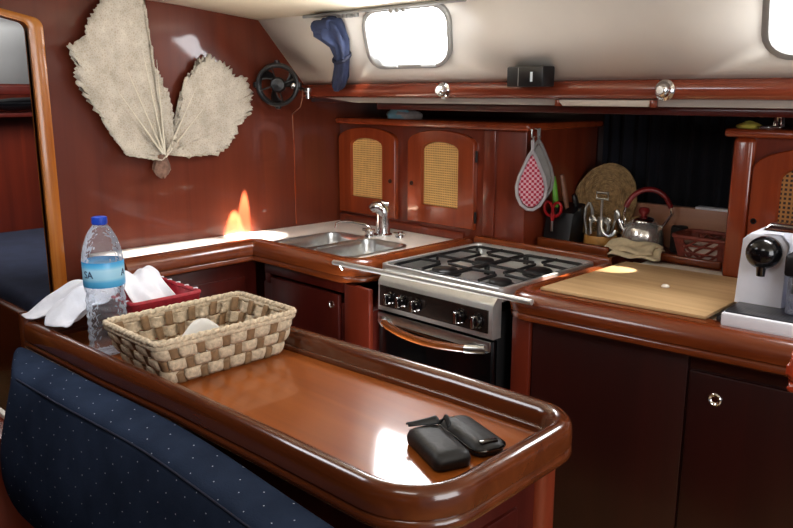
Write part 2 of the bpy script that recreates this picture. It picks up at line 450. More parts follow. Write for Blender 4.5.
# headliner
bm = B()
rows = []
for x in (BX - .03, -1.4, .2, 1.6):
    rows.append([(x, y, z) for y, z in ((1.957, 1.80), (1.6, 1.836), (1.0, 1.875), (0, 1.90), (-1.2, 1.88))])
grid(bm, rows); struct('ceiling', bm, 'ceil', solid=.02)

# coachroof side with two port openings
P0 = Vector((0, 2.184, 1.538)); U = Vector((0, 1.952 - 2.184, 1.806 - 1.538)); UL = U.length; U.normalize()
N = Vector((0, -U.z, U.y))       # towards the cabin
def cp(x, v, d=0): return Vector((x, P0.y + U.y * v, P0.z + U.z * v)) + N * d
PORTS = [(-2.150, -1.775, .105, .322, .5), (-.728, -.35, .095, .31, .2)]
def rr(x0, x1, v0, v1, r, n=6, k=0): return [(a + k * (b - .2135), b) for a, b in rrect(x0, v0, x1, v1, r, n)]
bm = B()
def rectloop(x0, x1, v0, v1, n=6):
    # same count as rrect: corners repeated along the sides
    p = []
    for a, b, c in (((x1, v0), (x1, v0), 0), ((x1, v1), (x1, v1), 0), ((x0, v1), (x0, v1), 0), ((x0, v0), (x0, v0), 0)):
        for i in range(n + 1): p.append(a)
    return p
xs = [BX, -2.40, -1.50, -1.0, -.10, 1.6]
for (xa, xb) in ((BX, -2.40), (-1.50, -1.0), (-.10, 1.6)):
    grid(bm, [[cp(xa, 0), cp(xb, 0)], [cp(xa, UL), cp(xb, UL)]])
for (xa, xb), (x0, x1, v0, v1, sk) in zip(((-2.40, -1.50), (-1.0, -.10)), PORTS):
    o_ = rectloop(xa, xb, 0, UL); i_ = rr(x0, x1, v0, v1, .06, 6, sk)
    vo = [bm.verts.new(cp(*q)) for q in ((xb, 0), (xb, UL), (xa, UL), (xa, 0))]
    vi = [bm.verts.new(cp(*q)) for q in i_]
    k = len(vi) // 4
    for c in range(4):
        for j in range(k - 1): bm.faces.new((vo[c], vi[c * k + j], vi[c * k + j + 1]))
        bm.faces.new((vo[c], vi[c * k + k - 1], vi[(c * k + k) % len(vi)], vo[(c + 1) % 4]))
struct('wall_back', bm, 'cream', solid=.02)
# windows
for n_, (x0, x1, v0, v1, sk) in enumerate(PORTS):
    e = 0
    bm = B()
    rows = []
    for d, g in ((-.012, -.004), (.006, -.004), (.020, .006), (.022, .016), (.018, .024), (.0, .026)):
        rows.append([cp(a, b, d) for a, b in rr(x0 - g, x1 + g, v0 - g, v1 + g, .06 + g, 6, sk)])
    grid(bm, rows, closed_u=True)
    w = struct('window_%d' % (n_ + 1), bm, 'alu')
    bm = B(); loop = rr(x0 - .004, x1 + .004, v0 - .004, v1 + .004, .06, 6, sk)
    bm.faces.new([bm.verts.new(cp(a, b, -.008)) for a, b in loop]); obj('pane', bm, 'pane', w)
    for q in (.25, .75):
        bm = B(); c = cp(x0 + (x1 - x0) * q - .1 * sk, v0 - .012, .02)
        box(bm, c.x - .035, c.y - .007, c.z - .006, c.x + .035, c.y + .007, c.z + .006, .003); obj('latch', bm, 'alu', w)
# recess behind the shelf, lower hull lining
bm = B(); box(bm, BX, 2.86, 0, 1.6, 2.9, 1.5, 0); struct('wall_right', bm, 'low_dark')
# cabin beyond the doorway
bm = B()
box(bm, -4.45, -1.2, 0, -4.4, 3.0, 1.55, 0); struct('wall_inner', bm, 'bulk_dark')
bm = B(); grid(bm, [[(-4.4, -1.2, 1.55), (-4.4, 3, 1.55)], [(-4.3, -1.2, 1.83), (-4.3, 3, 1.83)], [(-4.15, -1.2, 1.86), (-4.15, 3, 1.86)], [(-2.76, -1.2, 1.9), (-2.76, 3, 1.9)]])
struct('ceiling_inner', bm, 'innerwhite', solid=.02)

# ------------------------------------------------------------------ next cabin
t = thing('berth', 'low wooden berth with navy mattress seen through the doorway', 'berth', (-3.6, 1.5, 0))
bm = B(); box(bm, -4.38, .94, 0, -2.82, .98, .735, .012, 3); obj('front_board', bm, 'rail_x', t)
bm = B(); box(bm, -4.38, .99, .3, -2.82, 2.3, .775, .04, 4); obj('mattress', bm, 'berthnavy', t)
t = thing('cabin_shelf', 'dark wooden shelf with a rail on the far wall beyond the doorway', 'shelf', (-4.3, 1.4, 1.4))
bm = B(); box(bm, -4.395, .2, 1.38, -4.2, 2.2, 1.40, .003); obj('shelf_board', bm, 'low', t)
bm = B(); box(bm, -4.21, .2, 1.49, -4.19, 2.2, 1.535, .008); obj('shelf_rail', bm, 'low', t)
for y in (.3, 1.05, 2.1):
    bm = B(); box(bm, -4.21, y - .012, 1.40, -4.19, y + .012, 1.492, .003); obj('shelf_post', bm, 'low', t)
bm = B()
tube(bm, [(-4.28, 1.2 + .1 * i, 1.444 + .004 * math.sin(i * 1.9)) for i in range(8)], [.03 + .008 * math.sin(i * 2.3) for i in range(8)], 10)
tag(obj('rolled_bag', bm, 'gloss'), 'dark shiny rolled bag on the shelf beyond the doorway', 'bag')
bpy.data.objects['rolled_bag'].location = (0, 0, 0)
# ================================================================== SETTEE + ISLAND
crest = [(-2.055, .695), (-1.62, .711), (-1.35, .729), (-1.05, .738), (-.684, .742), (-.694, 1.203), (-1.0, 1.196), (-1.25, 1.178), (-1.55, 1.161), (-2.055, 1.14)]
cr = rpath(crest, [.018, 0, 0, 0, .12, .085, 0, 0, 0, .018], True)
isl = thing('island_counter', 'varnished wooden island counter with raised rounded rail in the foreground', 'counter', (-1.35, .95, 0))
prof = [(-.046, .868), (-.045, .881), (-.043, .8835), (-.037, .884), (-.0355, .887), (-.033, .902), (-.026, .914), (-.013, .921), (-.002, .919), (.006, .911), (.009, .900), (.009, .873), (.004, .869), (.009, .865), (.010, .855), (.006, .848), (-.03, .846)]
bm = B(); sweep(bm, cr, prof, True); obj('fiddle_rail', bm, 'rail_x', isl, smooth=50)
bm = B(); inner = [(-2.02, .73), (-1.62, .745), (-1.35, .762), (-1.05, .772), (-.71, .776), (-.716, 1.168), (-1.0, 1.163), (-1.25, 1.146), (-1.55, 1.13), (-2.02, 1.11)]
prism(bm, [tuple(p) for p in rpath(inner, [.01, 0, 0, 0, .09, .06, 0, 0, 0, .01], True)], 'z', .848, .872); obj('tray_top', bm, 'table', isl)
bm = B(); prism(bm, [(-2.02, .75), (-.80, .79), (-.80, 1.14), (-1.25, 1.13), (-2.02, 1.09)], 'z', 0, .85); obj('base_cabinet', bm, 'low', isl)
bm = B(); box(bm, -.80, .83, 0, -.735, 1.11, .848, .004); obj('end_panel', bm, 'low', isl)
bm = B(); box(bm, -.742, .88, .08, -.728, 1.05, .775, .006); obj('end_door', bm, 'low', isl)
for y0, y1 in ((.775, .835), (1.105, 1.165)):
    bm = B(); prism(bm, rrect(-.79, y0, -.72, y1, .02), 'z', 0, .848); obj('corner_post', bm, 'cab_face', isl)
bm = B(); lathe(bm, [(.001, 0), (.006, .001), (.005, .004), (.003, .006), (.001, .007)], (-.752, 1.148, .872), 10); obj('rail_screw', bm, 'chrome', isl)

# backrest cushion
t = thing('backrest_cushion', 'navy blue upholstered backrest cushion with tiny white dots, along the island counter', 'cushion', (-1.35, .65, .42))
bm = B()
# cross section (y, z) rounded box, lofted along x with rounded left end
def crest_y(x):
    c = crest[:5]
    for (xa, ya), (xb, yb_) in zip(c, c[1:]):
        if x <= xb: return ya + (yb_ - ya) * max(0, (x - xa)) / (xb - xa)
    return c[-1][1]
def csec(k, x):
    zb = .425; g = max(0, x + 1.25); zt = .864 - .014 * min(1, g / .3)
    yb = crest_y(x) - .016 - .055 * g
    w = (.104 - .03 * g) * k
    yf = yb - w
    pts = [(yb, zb), (yf + .02, zb), (yf - .02 * k, zb + .1), (yf - .022 * k, .62), (yf - .006 * k, .76), (yf + .006, zt - .035), (yf + .012, zt - .016), (yf + .03 * k, zt - .004), (yb - .04 * k, zt + .003), (yb - .006 * k, zt), (yb, zt - .006), (yb, zt - .04)]
    return pts
rows = []
xs = [-2.085, -2.080, -2.066, -2.045, -2.01, -1.93, -1.7, -1.5, -1.3, -1.1, -.9, -.75, -.7, -.69]
for x in xs:
    d = x - xs[0]; k = min(1, math.sqrt(max(0, 1 - (1 - min(1, d / .10)) ** 2)) * .88 + .12)
    zz = 1 if d > .08 else .9 + .1 * math.sqrt(max(0, 1 - (1 - d / .08) ** 2))
    def xl(y, z):
        top = min(1, max(0, (z - .66) / .17)); low = min(1, max(0, (.60 - z) / .18))
        return (1 - top) * (.085 + .05 * low) + top * max(0, .672 - y) * 2.3
    rows.append([(x + xl(y, z) * (1 - min(1, d / .40)) ** 1.4, y, .42 + (z - .42) * zz) for y, z in csec(k, x)])
grid(bm, rows, closed_u=True, cap0=True, cap1=True); obj('cushion_body', bm, 'uphol', t, smooth=180, sub=2)
bm = B()
tube(bm, [(x, csec(1, x)[6][0] - .003, csec(1, x)[6][1] - .004) for x in [-1.84 + .07 * i for i in range(17)]], .002, 8); obj('crease_shade', bm, 'navy', t)  # thin dark tube standing in for crease shade; the cushion has no piping
# settee
t = thing('settee', 'wooden settee base under the navy seat cushion', 'settee', (-1.6, .3, 0))
bm = B(); box(bm, -2.05, -.15, 0, -.6, .55, .30, .006); obj('base', bm, 'post', t)
bm = B(); box(bm, -2.055, -.15, .30, -2.035, .55, .34, .004); obj('front_lip', bm, 'post', t)
t = thing('step_box', 'dark wooden step with a bright white edge strip at the lower left', 'step', (-2.2, .62, 0))
bm = B(); box(bm, -2.6, .50, .0, -2.09, .68, .60, .006); obj('box', bm, 'cab_face', t)
bm = B(); box(bm, -2.6, .668, .60, -2.085, .685, .614, .003); obj('edge_strip', bm, 'white', t, label='bright white edge strip')
bm = B(); box(bm, -2.03, -.15, .302, -.6, .545, .418, .035, 4)
tag(obj('seat_cushion', bm, 'uphol'), 'navy blue seat cushion on the settee at the lower left corner', 'cushion')

# ================================================================== LEFT WORKTOP + SINK
TR = [(-.052, .921), (-.045, .930), (-.025, .938), (-.004, .937), (.014, .929), (.026, .914), (.030, .898), (.029, .884), (.022, .880), (.028, .874), (.027, .862), (.016, .855), (-.05, .855)]
t = thing('sink_worktop', 'white L-shaped worktop with a varnished wooden edge around the sinks', 'worktop', (-2.3, 1.9, .85))
pathL = rpath([(-2.50, 1.19), (-2.50, 1.735), (-1.915, 1.735), (-1.915, 2.348)], [0, .025, .09, 0])
bm = B(); sweep(bm, pathL, TR); obj('edge_trim', bm, 'trim', t, smooth=50)
SX0, SX1, SXm, SY0, SY1 = -2.47, -2.035, -2.265, 1.80, 2.125
bm = B()
z1, z0 = .92, .90
def slab(x0, y0, x1, y1): box(bm, x0, y0, z0, x1, y1, z1, 0)
prism(bm, [(-2.770, 1.19), (-2.54, 1.19), (-2.54, 1.78), (SX0, 1.78), (SX0, 2.36), (-2.698, 2.36)], 'z', z0, z1); slab(SX0, SY1, SX1, 2.36); slab(SX1, 1.78, -1.955, 2.36); slab(SX0, 1.775, SX1, SY0)
obj('white_top', bm, 'white', t)
t = thing('double_sink', 'stainless steel double bowl sink in the white corner worktop', 'sink', (-2.32, 2.05, .78))
for xa, xb in ((SX0, SXm - .012), (SXm + .012, SX1)):
    bm = B(); rows = []
    for z, g, r in ((.923, -.014, .06), (.925, -.008, .06), (.922, 0, .055), (.90, .004, .05), (.80, .012, .05), (.785, .03, .04), (.780, .06, .03)):
        rows.append([(x, y, z) for x, y in rrect(xa + g, SY0 + g, xb - g, SY1 - g, r)])
    grid(bm, rows, closed_u=True, cap1=True); obj('bowl', bm, 'steel', t, smooth=60)
bm = B(); box(bm, SXm - .014, SY0 + .03, .915, SXm + .014, SY1 - .03, .922, .003); obj('divider', bm, 'steel', t)
# mixer tap
t = thing('mixer_tap', 'tall chunky chrome mixer tap with a slanted head behind the sinks', 'tap', (-2.268, 2.215, .9205))
bm = B(); lathe(bm, [(.001, .9205), (.040, .9205), (.040, .927), (.032, .933), (.029, .96), (.028, 1.0), (.028, 1.02), (.001, 1.021)], (-2.268, 2.215, 0), 24); obj('body', bm, 'chrome', t)
bm = B(); tube(bm, [(-2.266, 2.217, 1.005), (-2.268, 2.214, 1.028), (-2.278, 2.206, 1.040), (-2.296, 2.192, 1.040), (-2.306, 2.184, 1.030)], [.0285, .030, .028, .023, .017], 16); obj('head', bm, 'chrome', t)
bm = B(); tube(bm, [(-2.285, 2.20, 1.046), (-2.268, 2.214, 1.056), (-2.248, 2.23, 1.052)], [.010, .014, .010], 10); obj('lever', bm, 'chrome', t)
t = thing('water_tap', 'low chrome tap with a long thin spout and two small cross handles', 'tap', (-2.29, 2.165, .9205))
bm = B(); tube(bm, [(-2.29, 2.165, .9205), (-2.29, 2.165, .955), (-2.31, 2.158, .968), (-2.38, 2.14, .974), (-2.43, 2.127, .972), (-2.452, 2.12, .962), (-2.455, 2.118, .942)], [.010, .009, .007, .0055, .005, .005, .005], 10); obj('spout', bm, 'chrome', t)
for x, y, h in ((-2.285, 2.15, .95), (-2.19, 2.235, .935)):
    bm = B(); lathe(bm, [(.001, .9205), (.018, .9205), (.017, .928), (.009, .932), (.009, h), (.012, h + .005), (.001, h + .009)], (x, y, 0), 16)
    for q in range(2):
        a = q * PI / 2 + .4
        tube(bm, [(x - .026 * math.cos(a), y - .026 * math.sin(a), h), (x + .026 * math.cos(a), y + .026 * math.sin(a), h)], .006, 8)
    obj('cross_handle', bm, 'chrome', t)
# cabinet below
t = thing('sink_cabinet', 'dark wooden cabinet under the double sink with one door', 'cabinet', (-2.3, 2.0, 0))
bm = B(); box(bm, -2.46, 1.745, 0, -1.84, 2.3, .775, .002); obj('carcass', bm, 'low', t)
bm = B(); box(bm, -2.44, 1.735, .815, -1.975, 1.75, .853, .002); box(bm, -2.44, 1.738, .775, -2.41, 1.75, .815, .001); obj('face_frame', bm, 'low', t)
bm = B(); box(bm, -2.395, 1.727, .2, -1.995, 1.747, .806, .006); d = obj('door', bm, 'low', t)
bm = B(); lathe(bm, [(.001, 0), (.013, 0), (.013, .003), (.009, .004), (.008, .002), (.001, .001)], (-2.03, 1.727, .765), 16, Matrix.Rotation(R(90), 4, 'X')); obj('ring_latch', bm, 'chrome', d)
bm = B(); box(bm, -1.965, 1.728, 0, -1.838, 1.75, .853, .006); obj('post', bm, 'post', t)
t = thing('side_cabinet', 'dark narrow wooden cabinet front below the worktop along the bulkhead', 'cabinet', (-2.6, 1.4, 0))
bm = B(); box(bm, -2.733, 1.20, 0, -2.505, 1.74, .853, .002); obj('carcass', bm, 'low', t)
bm = B(); box(bm, -2.505, 1.24, .2, -2.49, 1.68, .80, .006); obj('door', bm, 'low', t)

# ================================================================== STOVE
SL, SR = -1.865, -1.326
t = thing('stove', 'stainless steel marine gas stove with oven and five control knobs', 'stove', (-1.6, 2.0, 0))
bm = B(); box(bm, SL + .03, 1.79, .2, SR - .02, 2.34, .86, .004); obj('oven_body', bm, 'iron', t)
# hob tray
bm = B(); rows = []
HB = (SL + .012, 1.80, SR - .016, 2.330)
for z, g in ((.89, -.002), (.931, -.002), (.934, .004), (.931, .010), (.896, .016), (.886, .024)):
    rows.append([(x, y, z) for x, y in rrect(HB[0] + g, HB[1] + g, HB[2] - g, HB[3] - g, .02)])
grid(bm, rows, closed_u=True, cap1=True); obj('hob_tray', bm, 'satin', t, smooth=50)
# sloping lip and control panel
bm = B(); prism(bm, [(1.80, .918), (1.785, .916), (1.765, .893), (1.758, .884), (1.757, .785), (1.762, .782), (1.80, .782)], 'x', -1.822, -1.338); obj('front_panel', bm, 'satin', t)
bm = B(); box(bm, -1.812, 1.7535, .800, -1.352, 1.7585, .872, .002); obj('control_strip', bm, 'panel', t)
for x in (-1.758, -1.702, -1.638, -1.455, -1.388):
    bm = B(); mt = Matrix.Rotation(R(90), 4, 'X')
    lathe(bm, [(.001, 0), (.024, 0), (.024, .004), (.020, .006), (.019, .020), (.016, .023), (.001, .024)], (x, 1.7535, .835), 24, mt); k = obj('knob', bm, 'gloss', t)
    bm = B(); box(bm, x - .005, 1.720, .817, x + .005, 1.734, .853, .002); obj('grip', bm, 'chrome', k)
# oven door
bm = B(); box(bm, -1.822, 1.757, .22, -1.340, 1.79, .776, .006); d = obj('oven_door', bm, 'ovenglass', t)
bm = B(); box(bm, -1.82, 1.752, .745, -1.342, 1.760, .776, .002); obj('door_rim', bm, 'steel', d)
hp = []
for i in range(17):
    u = i / 16; hp.append((-1.80 + .44 * u, 1.752 - .05 * math.sin(PI * u) ** .7, .752 - .012 * math.sin(PI * u)))
bm = B(); tube(bm, hp, .0125, 12); h = obj('handle', bm, 'copper', d)
for sl in (hp[:2], hp[-3:]):
    bm = B(); tube(bm, sl, .0145, 12); obj('handle_end', bm, 'steel', h)
# burners and pan supports
for x, y, r in ((-1.72, 1.98, .045), (-1.48, 1.98, .038), (-1.72, 2.20, .036), (-1.48, 2.20, .045)):
    bm = B(); lathe(bm, [(r * 1.3, .886), (r * 1.3, .892), (r, .894), (r, .903), (r * .9, .906), (.001, .907)], (x, y, 0), 24); obj('burner', bm, 'iron', t)
for x0, x1 in ((-1.835, -1.612), (-1.60, -1.365)):
    bm = B(); z = .922
    y0, y1 = 1.84, 2.30
    tube(bm, [(p.x, p.y, z) for p in rpath([(x0, y0), (x1, y0), (x1, y1), (x0, y1)], .02, True)], .0055, 8, True)
    ym = (y0 + y1) / 2; xm = (x0 + x1) / 2
    tube(bm, [(x0, ym, z), (x1, ym, z)], .0055, 8)
    for yc in (1.98, 2.20):
        for dx, dy in ((1, 0), (-1, 0), (0, 1), (0, -1)):
            a = (xm + dx * .022, yc + dy * .022, z + .003)
            b = (xm + dx * (x1 - x0) / 2, yc + dy * .11, z)
            tube(bm, [a, b], .0055, 8)
    for fx in (x0, x1):
        for fy in (y0, y1, ym): tube(bm, [(fx, fy, z), (fx, fy, .888)], .005, 8)
    obj('pan_support', bm, 'iron', t)
# crash bar
t = thing('crash_bar', 'polished steel guard bar running across the front of the stove', 'bar', (-1.6, 1.69, .9))
bm = B(); tube(bm, [(-1.972, 1.690, .934), (-1.172, 1.714, .941)], .0088, 14); obj('bar', bm, 'satin', t)
bm = B(); tube(bm, [(-1.945, 1.690, .934), (-1.945, 1.705, .913)], .008, 10); obj('bracket', bm, 'chrome', t)
bm = B(); tube(bm, [(-1.21, 1.713, .941), (-1.21, 1.775, .918)], .008, 10); obj('bracket', bm, 'chrome', t)

# ================================================================== RIGHT WORKTOP
AN = math.atan(.085)
def yl(x): return 1.80 + .085 * (x + 1.29)
t = thing('galley_worktop', 'wooden edged galley worktop to the right of the stove', 'worktop', (-.6, 2.1, .85))
pathR = rpath([(-1.305, 2.33), (-1.305, yl(-1.305)), (.3, yl(.3))], [0, .065, 0])
bm = B(); sweep(bm, pathR, TR); obj('edge_trim', bm, 'trim', t, smooth=50)
bm = B(); prism(bm, [(-1.285, yl(-1.285) + .04), (.3, yl(.3) + .04), (.3, 2.498), (-1.285, 2.498)], 'z', .89, .915); obj('white_top', bm, 'white', t)
bm = B(); box(bm, -1.225, 2.428, .914, -.50, 2.497, .9305, .002); obj('back_strip', bm, 'white', t)
bm = B(); prism(bm, [(-1.285, yl(-1.285) + .035), (.3, yl(.3) + .035), (.3, yl(.3) + .085), (-1.19, yl(-1.19) + .085), (-1.23, 2.425), (-1.285, 2.425)], 'z', .90, .931, .004); obj('inner_frame', bm, 'trim', t)
t = thing('cutting_board', 'large worn butcher block cutting board set in the right worktop', 'cutting board', (-1.0, 2.15, .915))
bm = B(); prism(bm, [(-1.252, 1.872), (-.775, 1.912), (-.790, 2.40), (-1.25, 2.375)], 'z', .9315, .942, .003); obj('board', bm, 'board', t)
bm = B(); lathe(bm, [(.001, 0), (.011, .001), (.012, .005), (.008, .009), (.001, .01)], (-.985, 2.12, .9425), 12)
tag(obj('crumb', bm, 'white', smooth=180), 'tiny white pellet lying on the cutting board', 'crumb')
# rail behind stove
bm = B()
box(bm, -1.885, 2.334, .90, -1.29, 2.3605, .953, .011, 3)
tag(obj('wooden_rail', bm, 'trim'), 'low varnished wooden rail directly behind the stove', 'rail')
bm = B(); box(bm, -1.65, 2.425, .93, -1.35, 2.447, .968, .008, 3)
tag(obj('wooden_rail', bm, 'trim'), 'low wooden rail in front of the knife block, behind the stove rail', 'rail')
bm = B(); box(bm, -1.29, 2.510, .93, -.985, 2.530, .957, .006, 3)
tag(obj('wooden_rail', bm, 'trim'), 'short low wooden rail in front of the brown wicker basket', 'rail')
bm = B(); prism(bm, [(-1.655, 2.40), (-1.345, 2.40), (-1.345, 2.502), (-.60, 2.502), (-.60, 2.858), (-1.655, 2.858)], 'z', .88, .929)
tag(obj('back_shelf', bm, 'cab_face'), 'wooden shelf behind the stove holding kettle, knives and basket', 'shelf')
bm = B(); box(bm, -1.65, 2.755, .93, -.945, 2.79, 1.088, .004); t = thing('backboard', 'wooden backboard with a pale top strip behind the kettle and basket', 'ledge', (-1.2, 2.77, .93))
obj('board', bm, 'ledge', t)
bm = B(); box(bm, -1.19, 2.753, 1.087, -.945, 2.792, 1.096, .002); obj('pale_strip', bm, 'grey', t, label='pale shiny strip')
# cabinet below
t = thing('galley_cabinet', 'dark wooden base cabinet under the right worktop with ring latch', 'cabinet', (-1.325, 1.815, 0), AN)
L = lambda n, a, mat, par=t, **k: obj(n, a, mat, par, local=True, **k)
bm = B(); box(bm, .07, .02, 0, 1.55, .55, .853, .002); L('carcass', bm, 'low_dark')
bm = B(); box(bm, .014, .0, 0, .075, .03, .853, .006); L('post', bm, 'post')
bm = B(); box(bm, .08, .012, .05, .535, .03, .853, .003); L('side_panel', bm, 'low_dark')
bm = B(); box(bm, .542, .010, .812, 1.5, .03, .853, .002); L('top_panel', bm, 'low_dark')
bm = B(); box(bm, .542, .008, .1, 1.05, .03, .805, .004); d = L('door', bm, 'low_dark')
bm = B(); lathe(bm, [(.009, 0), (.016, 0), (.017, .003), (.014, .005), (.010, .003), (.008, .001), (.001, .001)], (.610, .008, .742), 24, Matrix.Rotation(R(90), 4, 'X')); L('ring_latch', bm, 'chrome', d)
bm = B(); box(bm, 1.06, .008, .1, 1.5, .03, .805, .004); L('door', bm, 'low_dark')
# end of a rail at the right edge
t = thing('grab_rail', 'rounded glossy red-brown rail end sticking in from the right edge', 'rail', (.1, 1.64, 0))
bm = B(); prism(bm, rrect(1.60, .925, 1.665, .987, .022), 'x', -.478, .6, .014); obj('rail', bm, 'railend', t, smooth=60)
bm = B(); prism(bm, rrect(1.604, .907, 1.661, .927, .008), 'x', -.474, .6, .006); obj('lower_moulding', bm, 'railend', t, smooth=60)
bm = B(); box(bm, .2, 1.61, 0, .26, 1.655, .91, .01); obj('post', bm, 'low', t)

# ================================================================== UPPER CABINETS
def door(parent, x0, x1, z0, zs, zt, y, cane, latch_x, hinge_x, hinged=True):
    n = 16; w = .082
    o_ = arch(x0, x1, z0, zs, zt, n); 
    cx0, cx1 = (x0 + w, x1 - w)
    i_ = arch(cx0, cx1, z0 + .078, zs - .030, zt - .050, n)
    bm = B(); rows = []
    def sc_(pl, k, c): return [(c[0] + (a - c[0]) * k, c[1] + (b - c[1]) * k) for a, b in pl]
    c = ((x0 + x1) / 2, (z0 + zt) / 2)
    for pl, h in ((o_, y), (o_, y - .016), (sc_(o_, .985, c), y - .020), (sc_(i_, 1.03, c), y - .020), (i_, y - .012), (i_, y)):
        rows.append([(a, h, b) for a, b in pl])
    grid(bm, rows, closed_u=True, closed_v=True); d = obj('door', bm, 'cab', parent, smooth=35)
    bm = B(); bm.faces.new([bm.verts.new((a, y - .006, b)) for a, b in sc_(i_, 1.01, c)]); obj('cane_panel', bm, cane, d)
    bm = B(); lathe(bm, [(.001, 0), (.009, 0), (.009, .003), (.006, .004), (.005, .001), (.001, .001)], (latch_x, y - .019, z0 + .42 * (zt - z0)), 16, Matrix.Rotation(R(90), 4, 'X')); obj('finger_hole', bm, 'gap', d)
    if hinged:
        for hz in (z0 + .05, zs - .04):
            bm = B(); tube(bm, [(hinge_x, y - .012, hz - .022), (hinge_x, y - .012, hz + .022)], .005, 8); obj('hinge', bm, 'iron', d)
t = thing('upper_cabinet', 'wall cabinet with two arched cane doors above the sinks', 'cabinet', (-2.2, 2.6, .92))
bm = B(); box(bm, -2.696, 2.362, .921, -1.665, 2.855, 1.368, .002); obj('carcass', bm, 'cab_face', t)
bm = B(); box(bm, -2.696, 2.328, 1.364, -1.635, 2.857, 1.394, .013, 4); obj('cornice', bm, 'cab', t)
bm = B(); box(bm, -2.696, 2.352, .921, -1.95, 2.366, .955, .003); obj('bottom_rail', bm, 'cab_face', t)
bm = B(); box(bm, -1.855, 2.352, .956, -1.80, 2.366, 1.362, .004); obj('stile', bm, 'cab_face', t)
door(t, -2.685, -2.322, .968, 1.30, 1.354, 2.362, 'cane', -2.352, -2.70, False)
door(t, -2.250, -1.893, .972, 1.30, 1.356, 2.362, 'cane', -2.225, -1.888)
t = thing('upper_cabinet', 'wall cabinet with one arched cane door, at the right edge', 'cabinet', (-.6, 2.6, .92))
bm = B(); prism(bm, [(-.935, 2.85), (-.935, 2.45)] + [(-.935 + .03 * (1 - math.cos(a)), 2.45 - .03 * math.sin(a)) for a in (R(30), R(60), R(90))] + [(-.2, 2.42), (-.2, 2.85)], 'z', .931, 1.372); obj('carcass', bm, 'cab_face', t)
bm = B(); box(bm, -.965, 2.39, 1.370, -.2, 2.857, 1.396, .011, 3); obj('cornice', bm, 'cab', t)
bm = B(); box(bm, -.94, 2.40, .931, -.875, 2.44, 1.37, .016, 3); obj('corner_post', bm, 'cab', t)
door(t, -.873, -.39, .955, 1.275, 1.352, 2.42, 'caneopen', -.855, -.3, False)
# navy curtain closing the recess
bm = B(); rows = []
for j in range(2):
    rows.append([(-1.628 + .0067 * i, 2.81 + .012 * math.sin(i * .75) + .006 * math.sin(i * .31), (1.0, 1.455)[j]) for i in range(98)])
grid(bm, rows); tag(obj('back_curtain', bm, 'darknavy'), 'dark navy curtain closing the recess behind the kettle', 'curtain')
bpy.data.objects['back_curtain'].location.y = .03

# ================================================================== SHELF + RAIL
t = thing('overhead_shelf', 'long overhead shelf with a varnished rounded wooden rail under the windows', 'shelf', (-1.2, 2.3, 1.46))
bm = B()
pr = [(2.205, 1.535), (2.19, 1.541), (2.165, 1.538), (2.152, 1.528), (2.148, 1.512), (2.150, 1.494), (2.160, 1.484), (2.18, 1.480), (2.205, 1.480)]
prism(bm, pr, 'x', BX + .026, 1.6); obj('front_rail', bm, 'shelf', t, smooth=60)
bm = B(); box(bm, BX + .055, 2.19, 1.462, 1.6, 2.858, 1.481, .002); obj('shelf_board', bm, 'low', t)
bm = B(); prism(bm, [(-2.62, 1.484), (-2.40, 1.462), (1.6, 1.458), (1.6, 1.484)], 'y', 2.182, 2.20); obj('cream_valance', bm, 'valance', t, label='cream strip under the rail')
bm = B(); box(bm, -2.30, 2.215, 1.436, 1.6, 2.235, 1.461, .004); obj('lower_valance', bm, 'low', t)
# strip light
t = thing('strip_light', 'slim cream strip light with tapered ends under the shelf rail', 'light', (-1.25, 2.18, 1.46))
bm = B(); prism(bm, [(-1.41, 1.479), (-1.085, 1.479), (-1.10, 1.460), (-1.39, 1.460)], 'y', 2.158, 2.181, .003); obj('diffuser', bm, 'stripcover', t)
for x in (-1.41, -1.085):
    bm = B(); box(bm, x - .008, 2.155, 1.458, x + .008, 2.181, 1.4795, .003); obj('end_cap', bm, 'shelf', t)
# two chrome spotlights
def spotlight(x, lab):
    t = thing('spotlight', lab, 'spotlight', (x, 2.15, 1.51), group='chrome spotlights on the shelf rail')
    mt = Matrix.Rotation(R(90), 4, 'X')
    bm = B(); lathe(bm, [(.001, 0), (.030, 0), (.030, .004), (.024, .008), (.022, .010)], (x, 2.15, 1.508), 24, mt); obj('base', bm, 'chrome', t)
    bm = B(); lathe(bm, [(.022, .006), (.0225, .016), (.018, .028), (.012, .034), (.001, .036)], (x, 2.15, 1.508), 24, mt); obj('eyeball', bm, 'chrome', t)
    bm = B(); lathe(bm, [(.011, .034), (.010, .037), (.001, .038)], (x, 2.15, 1.508), 16, mt); obj('lens', bm, 'lampglow', t)
spotlight(-1.883, 'chrome eyeball spotlight on the shelf rail, below the bright window')
spotlight(-1.044, 'chrome eyeball spotlight on the shelf rail, right of the black speaker')
# black speaker
t = thing('speaker_box', 'small black speaker box mounted on the shelf rail', 'speaker', (-1.484, 2.112, 1.519), R(-6))
bm = B(); box(bm, -.03, .02, .004, .03, .06, .018, .002); obj('bracket', bm, 'black', t, local=True)
bm = B(); box(bm, -.076, -.03, .0, .076, .03, .064, .006); obj('body', bm, 'black', t, local=True)
bm = B(); box(bm, -.0255, -.0312, .002, -.0235, -.029, .06, .0005); obj('seam', bm, 'alu', t, local=True)
bm = B(); box(bm, .026, -.0318, .016, .035, -.029, .046, .001); obj('mark', bm, 'labelwhite', t, local=True, label='small white rectangular mark')

